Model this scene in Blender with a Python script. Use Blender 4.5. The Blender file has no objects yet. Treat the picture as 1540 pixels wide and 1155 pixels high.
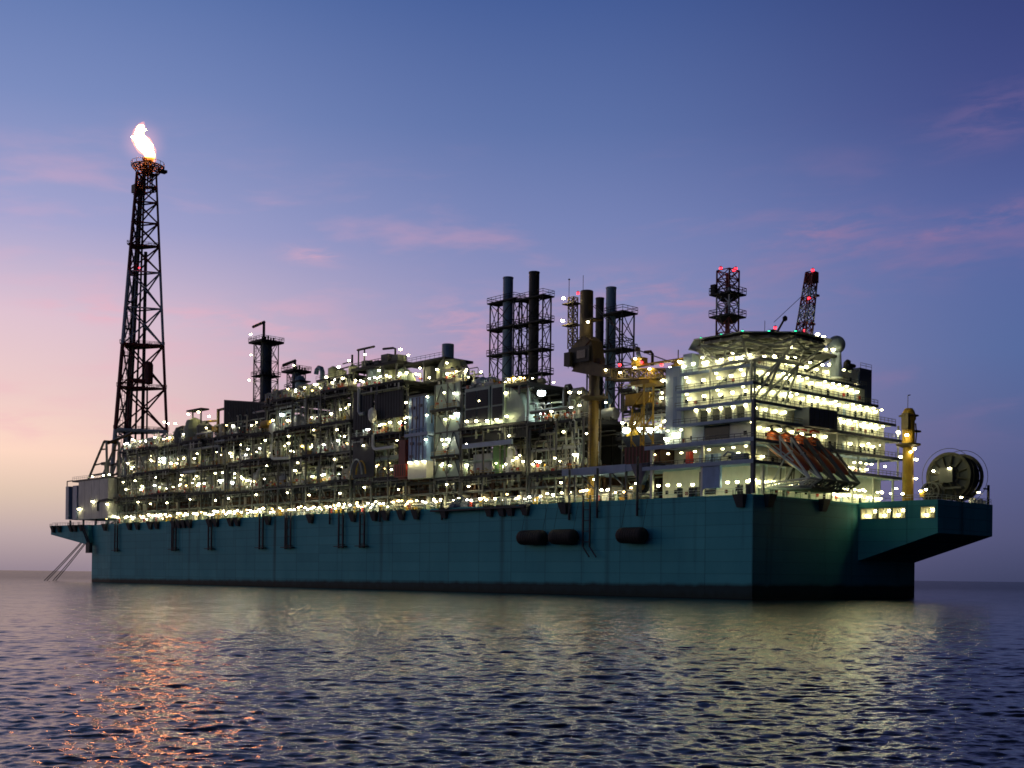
import bpy, math, random
import numpy as np
from mathutils import Vector, Matrix
R = random.Random(7)
C = bpy.context.scene.collection
sc = bpy.context.scene
# ------------------------------------------------------------------ ship axes: t across (away from viewer), s along (to the bow), z up
NX, NY = 45.7, 234.0
ROT = math.atan2(.677, .736)
def W(t, s, z=0.0):
    return Vector((NX - .677*s + .736*t, NY + .736*s + .677*t, z))
# ------------------------------------------------------------------ materials
MATS = {}
def mat(name, col, rough=.55, metal=0.0, var=.25, scale=.35, emit=None, strength=0, bump=0):
    m = bpy.data.materials.new(name); m.use_nodes = True
    nt = m.node_tree; b = nt.nodes['Principled BSDF']
    b.inputs['Roughness'].default_value = rough; b.inputs['Metallic'].default_value = metal
    if emit:
        b.inputs['Base Color'].default_value = (.6, .6, .5, 1)
        b.inputs['Emission Color'].default_value = (*emit, 1); b.inputs['Emission Strength'].default_value = strength
    else:
        g = nt.nodes.new('ShaderNodeNewGeometry'); n = nt.nodes.new('ShaderNodeTexNoise')
        n.inputs['Scale'].default_value = scale; n.inputs['Detail'].default_value = 6; n.inputs['Roughness'].default_value = .7
        mp = nt.nodes.new('ShaderNodeMapping'); mp.inputs['Scale'].default_value = (1, 1, .45)
        r = nt.nodes.new('ShaderNodeValToRGB')
        r.color_ramp.elements[0].position = .3; r.color_ramp.elements[1].position = .7
        r.color_ramp.elements[0].color = (*[c*(1-var) for c in col], 1)
        r.color_ramp.elements[1].color = (*[min(1, c*(1+var*.6)) for c in col], 1)
        nt.links.new(g.outputs['Position'], mp.inputs['Vector']); nt.links.new(mp.outputs[0], n.inputs['Vector'])
        nt.links.new(n.outputs['Fac'], r.inputs['Fac']); nt.links.new(r.outputs['Color'], b.inputs['Base Color'])
        if bump:
            bp = nt.nodes.new('ShaderNodeBump'); bp.inputs['Strength'].default_value = bump
            nt.links.new(n.outputs['Fac'], bp.inputs['Height']); nt.links.new(bp.outputs[0], b.inputs['Normal'])
    MATS[name] = m; return m
mat('deck_steel', (.03, .032, .03), .8)
mat('dark_steel', (.02, .022, .024), .75)
mat('frame_grey', (.12, .125, .115), .65)
mat('galvanised', (.50, .53, .52), .5, .1)
mat('cream', (.52, .49, .38), .5)
mat('olive', (.36, .38, .24), .6)
mat('pipe_grey', (.46, .48, .43), .5)
mat('rust', (.09, .045, .025), .8)
mat('white_paint', (.72, .73, .70), .45, var=.12)
mat('wall_white', (.68, .68, .58), .5, var=.2, scale=.25)
mat('blue_white', (.42, .52, .60), .5, var=.15)
mat('slab_blue', (.26, .36, .50), .5, var=.15)
mat('navy', (.03, .045, .10), .5)
mat('stair_blue', (.20, .34, .56), .5, var=.3)
mat('yellow', (.42, .25, .015), .55, var=.45, scale=.8)
mat('crane_dark', (.11, .072, .026), .6, var=.4, scale=.9)
mat('red', (.45, .03, .015), .5)
mat('orange', (.42, .085, .02), .4, var=.15)
mat('red_dark', (.17, .03, .026), .6)
mat('olive_dark', (.045, .045, .032), .65)
mat('bow_grey', (.62, .62, .55), .55)
mat('crane_yellow', (.28, .16, .012), .6, var=.5, scale=.6)
mat('column_dark', (.05, .075, .11), .6)
mat('flare_white', (.48, .52, .58), .55)
mat('clad_dark', (.035, .042, .05), .7)
mat('clad_green', (.38, .48, .38), .55)
mat('flue_blue', (.15, .25, .36), .5, var=.3)
mat('flue_dark', (.03, .027, .022), .6)
mat('green', (.16, .34, .10), .6)
mat('rubber', (.012, .012, .013), .75)
mat('dome', (.30, .36, .38), .45)
mat('dark_glass', (.02, .025, .03), .12)
mat('housing', (.22, .22, .20), .6)
mat('rope', (.12, .11, .12), .8)
LC = (1.0, .88, .48)
mat('lamp_lens', (1, 1, 1), emit=LC, strength=60)
mat('lamp_lens_cool', (1, 1, 1), emit=(.82, .95, 1.0), strength=30)
mat('lamp_lens_wall', (1, 1, 1), emit=(1.0, .92, .46), strength=25)
mat('lamp_red', (1, 1, 1), emit=(1, .02, .04), strength=5)
mat('lamp_green', (1, 1, 1), emit=(.02, 1, .45), strength=4)
mat('window_glow', (1, 1, 1), emit=(.95, .86, .36), strength=.38)
# ------------------------------------------------------------------ mesh builder
class MB:
    def __init__(self): self.v = []; self.f = []; self.m = []; self.ms = []
    def mi(self, m):
        if m not in self.ms: self.ms.append(m)
        return self.ms.index(m)
    def add(self, vs, fs, m):
        o = len(self.v); k = self.mi(m)
        self.v += [tuple(p) for p in vs]
        for f in fs: self.f.append([o+i for i in f]); self.m.append(k)
        return self
    def box(self, t0, t1, s0, s1, z0, z1, m):
        vs = [(t, s, z) for z in (z0, z1) for (t, s) in ((t0, s0), (t1, s0), (t1, s1), (t0, s1))]
        return self.add(vs, [(3, 2, 1, 0), (4, 5, 6, 7), (0, 1, 5, 4), (1, 2, 6, 5), (2, 3, 7, 6), (3, 0, 4, 7)], m)
    def tube(self, p, q, r, m, n=8, r2=None, caps=True):
        p, q = Vector(p), Vector(q); d = q-p
        if d.length < 1e-4: return self
        a = d.normalized().orthogonal().normalized(); b = d.normalized().cross(a)
        r2 = r if r2 is None else r2
        vs = []
        for (c, rr) in ((p, r), (q, r2)):
            for i in range(n):
                an = 2*math.pi*(i+.5)/n; vs.append(c+a*(rr*math.cos(an))+b*(rr*math.sin(an)))
        fs = [(i, (i+1) % n, n+(i+1) % n, n+i) for i in range(n)]
        if caps: fs += [tuple(range(n-1, -1, -1)), tuple(range(n, 2*n))]
        return self.add(vs, fs, m)
    def beam(self, p, q, w, m): return self.tube(p, q, w*.7071, m, 4)
    def path(self, pts, r, m, n=7):
        P = [Vector(p) for p in pts]; vs = []; ref = None
        for i, p in enumerate(P):
            d = (P[min(i+1, len(P)-1)]-P[max(i-1, 0)]).normalized()
            a = d.orthogonal().normalized() if ref is None else (ref-d*ref.dot(d)).normalized()
            ref = a; b = d.cross(a)
            for k in range(n):
                an = 2*math.pi*k/n; vs.append(p+a*(r*math.cos(an))+b*(r*math.sin(an)))
        fs = []
        for i in range(len(P)-1):
            for k in range(n): fs.append((i*n+k, i*n+(k+1) % n, (i+1)*n+(k+1) % n, (i+1)*n+k))
        fs += [tuple(range(n-1, -1, -1)), tuple(range((len(P)-1)*n, len(P)*n))]
        return self.add(vs, fs, m)
    def lathe(self, c, prof, m, n=14, axis='z'):
        vs = []
        for (r, h) in prof:
            for i in range(n):
                an = 2*math.pi*i/n; x, y = r*math.cos(an), r*math.sin(an)
                p = {'z': (x, y, h), 't': (h, x, y), 's': (x, h, y)}[axis]
                vs.append((c[0]+p[0], c[1]+p[1], c[2]+p[2]))
        fs = []
        for j in range(len(prof)-1):
            for i in range(n): fs.append((j*n+i, j*n+(i+1) % n, (j+1)*n+(i+1) % n, (j+1)*n+i))
        fs += [tuple(range(n-1, -1, -1)), tuple(range((len(prof)-1)*n, len(prof)*n))]
        return self.add(vs, fs, m)
    def prism(self, poly, z0, z1, m):
        n = len(poly)
        vs = [(t, s, z0) for t, s in poly]+[(t, s, z1) for t, s in poly]
        return self.add(vs, [tuple(range(n-1, -1, -1)), tuple(range(n, 2*n))]+[(i, (i+1) % n, n+(i+1) % n, n+i) for i in range(n)], m)
    def profile(self, poly, t0, t1, m):      # poly in (s, z), extruded across
        n = len(poly)
        vs = [(t0, s, z) for s, z in poly]+[(t1, s, z) for s, z in poly]
        return self.add(vs, [tuple(range(n-1, -1, -1)), tuple(range(n, 2*n))]+[(i, (i+1) % n, n+(i+1) % n, n+i) for i in range(n)], m)
    def rail(self, p, q, h=1.1, m='galvanised', step=1.8, r=.035):
        p, q = Vector(p), Vector(q); L = (q-p).length; k = max(1, int(L/step))
        up = Vector((0, 0, 1))
        for i in range(k+1):
            c = p+(q-p)*(i/k); self.beam(c, c+up*h, r*2, m)
        for a in (.55, 1.0): self.beam(p+up*(h*a), q+up*(h*a), r*2, m)
        return self
    def lattice(self, bot, top, bays, r, m, rb=None, mats=None, xb=True, ratio=1.0):
        n = len(bot); rb = rb or r*.55
        bot = [Vector(b) for b in bot]; top = [Vector(t) for t in top]
        w = [ratio**i for i in range(bays)]; tot = sum(w); fr = [sum(w[:i])/tot for i in range(bays+1)]
        for k in range(bays):
            mm = mats[k] if mats else m
            a = [b+(t-b)*fr[k] for b, t in zip(bot, top)]; c = [b+(t-b)*fr[k+1] for b, t in zip(bot, top)]
            for i in range(n):
                j = (i+1) % n
                self.tube(a[i], c[i], r, mm, 6, caps=False)
                self.tube(c[i], c[j], rb, mm, 5, caps=False)
                if xb: self.tube(a[i], c[j], rb, mm, 5, caps=False); self.tube(a[j], c[i], rb, mm, 5, caps=False)
                elif k % 2: self.tube(a[i], c[j], rb, mm, 5, caps=False)
                else: self.tube(a[j], c[i], rb, mm, 5, caps=False)
        return self
    def mesh(self, name, base=(0, 0, 0), smooth=False):
        me = bpy.data.meshes.new(name)
        me.from_pydata([(a-base[0], b-base[1], c-base[2]) for a, b, c in self.v], [], self.f)
        for k in self.ms: me.materials.append(MATS[k])
        me.polygons.foreach_set('material_index', self.m)
        if smooth: me.polygons.foreach_set('use_smooth', [True]*len(self.f))
        me.update(); return me
class Thing:
    def __init__(self, name, label, cat, base, group=None):
        o = bpy.data.objects.new(name, None); C.objects.link(o); o.empty_display_size = .5
        o.location = W(*base); o.rotation_euler = (0, 0, ROT)
        o['label'] = label; o['category'] = cat
        if group: o['group'] = group
        self.o = o; self.b = base
    def part(self, name, mb, parent=None, label=None, smooth=False, stuff=False):
        me = mb.mesh(name, self.b, smooth)
        o = bpy.data.objects.new(name, me); C.objects.link(o); o.parent = parent or self.o
        if label: o['label'] = label
        if stuff: o['kind'] = 'stuff'
        return o
    def inst(self, name, me, t, s, z, parent=None, rz=0, sc_=1):
        o = bpy.data.objects.new(name, me); C.objects.link(o); o.parent = parent or self.o
        o.location = (t-self.b[0], s-self.b[1], z-self.b[2]); o.rotation_euler = (0, 0, rz)
        if sc_ != 1: o.scale = (sc_,)*3
        return o
def single(name, label, cat, base, mb, group=None, smooth=False):
    me = mb.mesh(name, base, smooth); o = bpy.data.objects.new(name, me); C.objects.link(o)
    o.location = W(*base); o.rotation_euler = (0, 0, ROT); o['label'] = label; o['category'] = cat
    if group: o['group'] = group
    return o
def dup(o):
    c = o.copy(); C.objects.link(c)
    for ch in list(o.children):
        d = ch.copy(); C.objects.link(d); d.parent = c
        for g in list(ch.children):
            e = g.copy(); C.objects.link(e); e.parent = d
    return c
# ------------------------------------------------------------------ lamps
def lamp_mesh(name, lens, r=.28, h=.19):
    b = MB()
    b.lathe((0, 0, 0), [(r*.45, -h), (r*.85, -h*.72), (r, -h*.1), (r*.9, h*.45)], lens, 9)
    b.lathe((0, 0, 0), [(r*1.08, h*.46), (r*.9, h*.85), (r*.35, h*1.3)], 'housing', 9)
    return b.mesh(name)
LM = lamp_mesh('floodlight', 'lamp_lens')
LM_BIG = lamp_mesh('floodlight_big', 'lamp_lens', .38, .26)
LM_COOL = lamp_mesh('floodlight_cool', 'lamp_lens_cool', .6, .45)
LM_WALL = lamp_mesh('wall_lamp', 'lamp_lens_wall', .36, .30)
LM_SM = lamp_mesh('ceiling_lamp', 'lamp_lens_wall', .3, .18)
mat('lamp_lens_warm', (1, 1, 1), emit=(1.0, .66, .22), strength=22)
mat('lamp_lens_white', (1, 1, 1), emit=(1.0, .95, .78), strength=75)
LM_WARM = lamp_mesh('floodlight_warm', 'lamp_lens_warm', .26, .2)
LM_WHITE = lamp_mesh('floodlight_white', 'lamp_lens_white', .3, .16)
LM_RED = lamp_mesh('warning_light', 'lamp_red', .34, .34)
LM_GRN = lamp_mesh('edge_light', 'lamp_green', .26, .22)
# ------------------------------------------------------------------ render, camera, world
cam = bpy.data.cameras.new('camera'); co = bpy.data.objects.new('camera', cam); C.objects.link(co)
cam.sensor_width = 36; cam.lens = 36*1850/1540; cam.shift_y = 288.8/1540; cam.clip_end = 80000; cam.clip_start = .5
co.matrix_world = Matrix.Translation((0, 0, 3.9)) @ Matrix.Rotation(math.radians(90), 4, 'X') @ Matrix.Rotation(.0115, 4, 'Z')
sc.camera = co
sc.render.engine = 'CYCLES'
cy = sc.cycles
cy.use_denoising = True; cy.max_bounces = 5; cy.diffuse_bounces = 3; cy.glossy_bounces = 3; cy.transmission_bounces = 2
cy.volume_bounces = 0; cy.transparent_max_bounces = 6; cy.sample_clamp_indirect = 2; cy.sample_clamp_direct = 0
cy.use_light_tree = True; cy.caustics_reflective = False; cy.caustics_refractive = False; cy.filter_width = 1.65
sc.view_settings.view_transform = 'Standard'; sc.view_settings.look = 'None'; sc.view_settings.exposure = 0; sc.view_settings.gamma = 1
def srgb(r, g, b):
    f = lambda c: (c/255/12.92 if c/255 <= .04045 else ((c/255+.055)/1.055)**2.4)
    return (f(r), f(g), f(b), 1)
w = bpy.data.worlds.new('World'); sc.world = w; w.use_nodes = True
nt = w.node_tree; L = nt.links
for n in list(nt.nodes): nt.nodes.remove(n)
def N(t, **k):
    n = nt.nodes.new(t)
    for a, b in k.items(): setattr(n, a, b)
    return n
def MATH(op, a, b=None, clamp=False):
    n = N('ShaderNodeMath', operation=op, use_clamp=clamp)
    for i, x in enumerate((a, b)):
        if x is None: continue
        if isinstance(x, (int, float)): n.inputs[i].default_value = x
        else: L.new(x, n.inputs[i])
    return n.outputs[0]
tc = N('ShaderNodeTexCoord'); sep = N('ShaderNodeSeparateXYZ'); L.new(tc.outputs['Generated'], sep.inputs[0])
elev = MATH('ARCSINE', sep.outputs['Z'])                       # radians
el = MATH('DIVIDE', elev, math.radians(60))                     # 0..1 over 60 degrees
az = MATH('ARCTAN2', sep.outputs['X'], sep.outputs['Y'])        # 0 ahead, negative to the left (west)
wx, wy = -.985, .174
hx = MATH('DIVIDE', sep.outputs['X'], MATH('SQRT', MATH('ADD', MATH('MULTIPLY', sep.outputs['X'], sep.outputs['X']), MATH('MULTIPLY', sep.outputs['Y'], sep.outputs['Y']))))
hy = MATH('DIVIDE', sep.outputs['Y'], MATH('SQRT', MATH('ADD', MATH('MULTIPLY', sep.outputs['X'], sep.outputs['X']), MATH('MULTIPLY', sep.outputs['Y'], sep.outputs['Y']))))
dt = MATH('ADD', MATH('MULTIPLY', hx, wx), MATH('MULTIPLY', hy, wy))   # +1 toward the sunset
def ramp(stops):
    r = N('ShaderNodeValToRGB'); e = r.color_ramp.elements
    while len(e) < len(stops): e.new(.5)
    for i, (deg, c) in enumerate(stops): e[i].position = deg/60; e[i].color = srgb(*c)
    L.new(el, r.inputs['Fac']); return r.outputs['Color']
west = ramp([(0, (150, 134, 146)), (1.6, (186, 166, 168)), (3.4, (222, 196, 178)), (5.2, (253, 216, 196)), (7.5, (238, 204, 200)), (11, (222, 194, 208)), (15, (164, 164, 206)), (20, (122, 139, 190)), (26, (82, 110, 168)), (38, (66, 80, 122)), (60, (28, 36, 62))])
mid = ramp([(0, (108, 102, 138)), (2, (132, 120, 154)), (5, (162, 138, 168)), (9, (158, 144, 182)), (12.5, (140, 143, 188)), (16, (118, 131, 182)), (20, (92, 113, 167)), (26, (62, 88, 148)), (38, (32, 44, 82)), (60, (12, 16, 34))])
east = ramp([(0, (62, 67, 98)), (2, (78, 83, 120)), (5, (82, 92, 138)), (10, (80, 103, 156)), (15, (84, 99, 158)), (20, (63, 74, 134)), (26, (44, 58, 114)), (38, (20, 28, 60)), (60, (7, 10, 24))])
def MIX(f, a, b, mode='MIX'):
    n = N('ShaderNodeMix', data_type='RGBA', blend_type=mode)
    if isinstance(f, (int, float)): n.inputs[0].default_value = f
    else: L.new(f, n.inputs[0])
    for i, x in ((6, a), (7, b)):
        if isinstance(x, tuple): n.inputs[i].default_value = x
        else: L.new(x, n.inputs[i])
    return n.outputs[2]
def SM(x, a, b):
    n = N('ShaderNodeMapRange', interpolation_type='SMOOTHSTEP'); n.inputs[1].default_value = a; n.inputs[2].default_value = b
    L.new(x, n.inputs[0]); return n.outputs[0]
c1 = MIX(SM(dt, -.26, .17), east, mid)
c2 = MIX(SM(dt, .12, .56), c1, west)
# thin pink streaks of cloud
cmb = N('ShaderNodeCombineXYZ'); L.new(MATH('ADD', MATH('MULTIPLY', az, 2.6), MATH('MULTIPLY', elev, 2.2)), cmb.inputs[0]); L.new(MATH('SUBTRACT', MATH('MULTIPLY', elev, 11), MATH('MULTIPLY', az, .9)), cmb.inputs[1])
nz = N('ShaderNodeTexNoise'); nz.inputs['Scale'].default_value = 1.9; nz.inputs['Detail'].default_value = 5; nz.inputs['Roughness'].default_value = .55; nz.inputs['Distortion'].default_value = .3
L.new(cmb.outputs[0], nz.inputs['Vector'])
band = MATH('MULTIPLY', SM(el, 5/60, 9/60), MATH('SUBTRACT', 1, SM(el, 13/60, 21/60)))
cl = MATH('MULTIPLY', MATH('MULTIPLY', SM(nz.outputs['Fac'], .50, .72), band), .45)
nz2 = N('ShaderNodeTexNoise'); nz2.inputs['Scale'].default_value = 7; nz2.inputs['Detail'].default_value = 6; nz2.inputs['Roughness'].default_value = .6; nz2.inputs['Distortion'].default_value = .4
L.new(cmb.outputs[0], nz2.inputs['Vector'])
pink = MIX(SM(dt, -.2, .45), srgb(150, 116, 156), srgb(238, 176, 192))
for (px_, py_, sx_, sy_, k_) in ((1235, 348, 66, 16, .5), (1400, 346, 140, 14, .28), (1480, 330, 90, 12, .35), (470, 384, 34, 9, .6), (135, 468, 60, 11, .6), (350, 480, 110, 16, .5), (690, 500, 60, 34, .55), (965, 445, 80, 26, .5), (800, 462, 70, 18, .4), (560, 565, 140, 30, .4), (60, 640, 130, 18, .35), (1130, 470, 200, 22, .22), (300, 610, 160, 16, .3), (1500, 170, 70, 26, .3)):
    a_ = math.atan((px_-770)/1850); e_ = math.atan((866-py_+.0115*(px_-770))/1850*math.cos(a_))
    dx_ = MATH('DIVIDE', MATH('SUBTRACT', az, a_), sx_/1850); dy_ = MATH('DIVIDE', MATH('SUBTRACT', MATH('ADD', elev, MATH('MULTIPLY', MATH('SUBTRACT', az, a_), -.16 if px_ > 1000 else .05)), e_), sy_/1850)
    g_ = MATH('POWER', 2.718, MATH('MULTIPLY', MATH('ADD', MATH('MULTIPLY', dx_, dx_), MATH('MULTIPLY', dy_, dy_)), -.6))
    cl = MATH('ADD', cl, MATH('MULTIPLY', MATH('MULTIPLY', g_, SM(nz2.outputs['Fac'], .38, .68)), k_), True)
c3 = MIX(cl, c2, pink)
# below the horizon and far behind: darker; toward the set sun: brighter
c3b = MIX(SM(hy, .75, -.1), c3, MIX(1.0, c3, (.34, .46, .52, 1), 'MULTIPLY'))     # the sky behind the viewer is already night
c4 = MIX(SM(dt, -.24, -.6), c3b, MIX(1.0, c3b, (.03, .035, .05, 1), 'MULTIPLY'))
c5 = MIX(SM(dt, .56, .95), c4, MIX(1.0, c4, (1.35, 1.22, 1.1, 1), 'MULTIPLY'))
# a little of the physical twilight sky as well
SUN_EL, SUN_AZ = math.radians(-2.0), math.radians(-80)
sky = N('ShaderNodeTexSky', sky_type='NISHITA', sun_disc=False, sun_elevation=SUN_EL, sun_rotation=SUN_AZ)
bg1 = N('ShaderNodeBackground'); L.new(c5, bg1.inputs[0]); bg1.inputs[1].default_value = 1.0
bg2 = N('ShaderNodeBackground'); L.new(sky.outputs[0], bg2.inputs[0]); bg2.inputs[1].default_value = .05
ad = N('ShaderNodeAddShader'); L.new(bg1.outputs[0], ad.inputs[0]); L.new(bg2.outputs[0], ad.inputs[1])
out = N('ShaderNodeOutputWorld'); L.new(ad.outputs[0], out.inputs[0])
sun = bpy.data.lights.new('sun', 'SUN'); so = bpy.data.objects.new('sun', sun); C.objects.link(so)
sun.energy = .12; sun.angle = math.radians(20); sun.color = (1, .72, .6)
so.rotation_euler = Vector((math.cos(.06)*.985, -math.cos(.06)*.174, -math.sin(.06))).to_track_quat('-Z', 'Y').to_euler()
# ------------------------------------------------------------------ sea
def build_sea():
    rng = np.random.default_rng(5)
    r = [.2, 1.5, 3.0, 6.0, 9.0, 12.0, 14.0]
    while r[-1] < 900: r.append(r[-1]*1.0029)
    while r[-1] < 60000: r.append(r[-1]*1.12)
    r = np.array(r); na = 740
    th = np.concatenate([np.linspace(-.62, .62, na), np.linspace(.62, 2*math.pi-.62, 90)[1:-1]])
    Rr, T = np.meshgrid(r, th, indexing='ij')
    X = Rr*np.sin(T); Y = Rr*np.cos(T); Z = np.zeros_like(X)
    dr = np.maximum(Rr*.0029, .02)
    for i in range(126):
        lam = math.exp(rng.uniform(*((math.log(.16), math.log(1.9)) if i % 9 else (math.log(3), math.log(9)))))
        a = rng.normal(math.radians(255), .62)            # wind from the left and ahead
        k = 2*math.pi/lam
        amp = .0030*lam**.56 if lam < 2.7 else .0022*lam**.5
        ph = rng.uniform(0, 6.28)
        q = k*(X*math.cos(a)+Y*math.sin(a))+ph
        fade = np.clip((lam/dr-2.0)/2.5, 0, 1)*np.clip((900-Rr)/300, 0, 1)
        s = np.sin(q); Z += amp*fade*(s+.35*np.sin(2*q+1.57)*-.6)
    Z *= .8+.5*np.sin(X*.021+1.3)*np.sin(Y*.017+.4)
    nr, nt_ = X.shape
    v = np.stack([X, Y, Z], -1).reshape(-1, 3)
    idx = np.arange(nr*nt_).reshape(nr, nt_)
    nxt = np.roll(idx, -1, axis=1)
    q = np.stack([idx[:-1], idx[1:], nxt[1:], nxt[:-1]], -1).reshape(-1, 4)
    me = bpy.data.meshes.new('sea')
    me.vertices.add(len(v)); me.vertices.foreach_set('co', v.ravel().astype(np.float32))
    me.loops.add(len(q)*4); me.loops.foreach_set('vertex_index', q.ravel().astype(np.int32))
    me.polygons.add(len(q)); me.polygons.foreach_set('loop_start', np.arange(0, len(q)*4, 4, dtype=np.int32))
    me.update(calc_edges=True)
    me.polygons.foreach_set('use_smooth', [True]*len(q))
    # the hole under the viewer
    o = bpy.data.objects.new('sea', me); C.objects.link(o); o['kind'] = 'structure'
    o['label'] = 'dark rippled sea with purple and yellow reflections'; o['category'] = 'sea'
    m = bpy.data.materials.new('sea_water'); m.use_nodes = True; n = m.node_tree; b = n.nodes['Principled BSDF']
    b.inputs['Base Color'].default_value = (.006, .010, .014, 1); b.inputs['Roughness'].default_value = .13
    b.inputs['IOR'].default_value = 1.333
    g = n.nodes.new('ShaderNodeNewGeometry'); prev = None
    ln_ = n.nodes.new('ShaderNodeVectorMath'); ln_.operation = 'LENGTH'; n.links.new(g.outputs['Position'], ln_.inputs[0])
    far = n.nodes.new('ShaderNodeMapRange'); far.inputs[1].default_value = 50; far.inputs[2].default_value = 260; n.links.new(ln_.outputs['Value'], far.inputs[0])
    for scale, st, dist, sx in ((.16, 0, 1.1, 1.0), (.45, .4, .2, 1.0), (1.5, .6, .11, 1.0), (4.5, 0, .06, 1.0)):
        mp = n.nodes.new('ShaderNodeMapping'); mp.inputs['Rotation'].default_value = (0, 0, math.radians(15)); mp.inputs['Scale'].default_value = (.55, 1.25, 1)
        t = n.nodes.new('ShaderNodeTexNoise'); t.inputs['Scale'].default_value = scale; t.inputs['Detail'].default_value = 4; t.inputs['Roughness'].default_value = .55
        n.links.new(g.outputs['Position'], mp.inputs[0]); n.links.new(mp.outputs[0], t.inputs['Vector'])
        bp = n.nodes.new('ShaderNodeBump'); bp.inputs['Strength'].default_value = st; bp.inputs['Distance'].default_value = dist
        n.links.new(t.outputs['Fac'], bp.inputs['Height'])
        if st == 0: n.links.new(far.outputs[0], bp.inputs['Strength'])
        if prev: n.links.new(prev.outputs[0], bp.inputs['Normal'])
        prev = bp
    n.links.new(prev.outputs[0], b.inputs['Normal'])
    df = n.nodes.new('ShaderNodeBsdfDiffuse'); df.inputs[0].default_value = (.006, .008, .022, 1)  # dark diffuse mixed in with distance, dimming the reflected sky
    mf = n.nodes.new('ShaderNodeMapRange'); mf.inputs[1].default_value = 20; mf.inputs[2].default_value = 700; mf.inputs[3].default_value = .08; mf.inputs[4].default_value = .52; n.links.new(ln_.outputs['Value'], mf.inputs[0])
    ms = n.nodes.new('ShaderNodeMixShader'); n.links.new(mf.outputs[0], ms.inputs[0]); n.links.new(b.outputs[0], ms.inputs[1]); n.links.new(df.outputs[0], ms.inputs[2])
    n.links.new(ms.outputs[0], n.nodes['Material Output'].inputs[0])
    me.materials.append(m)
build_sea()
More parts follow.
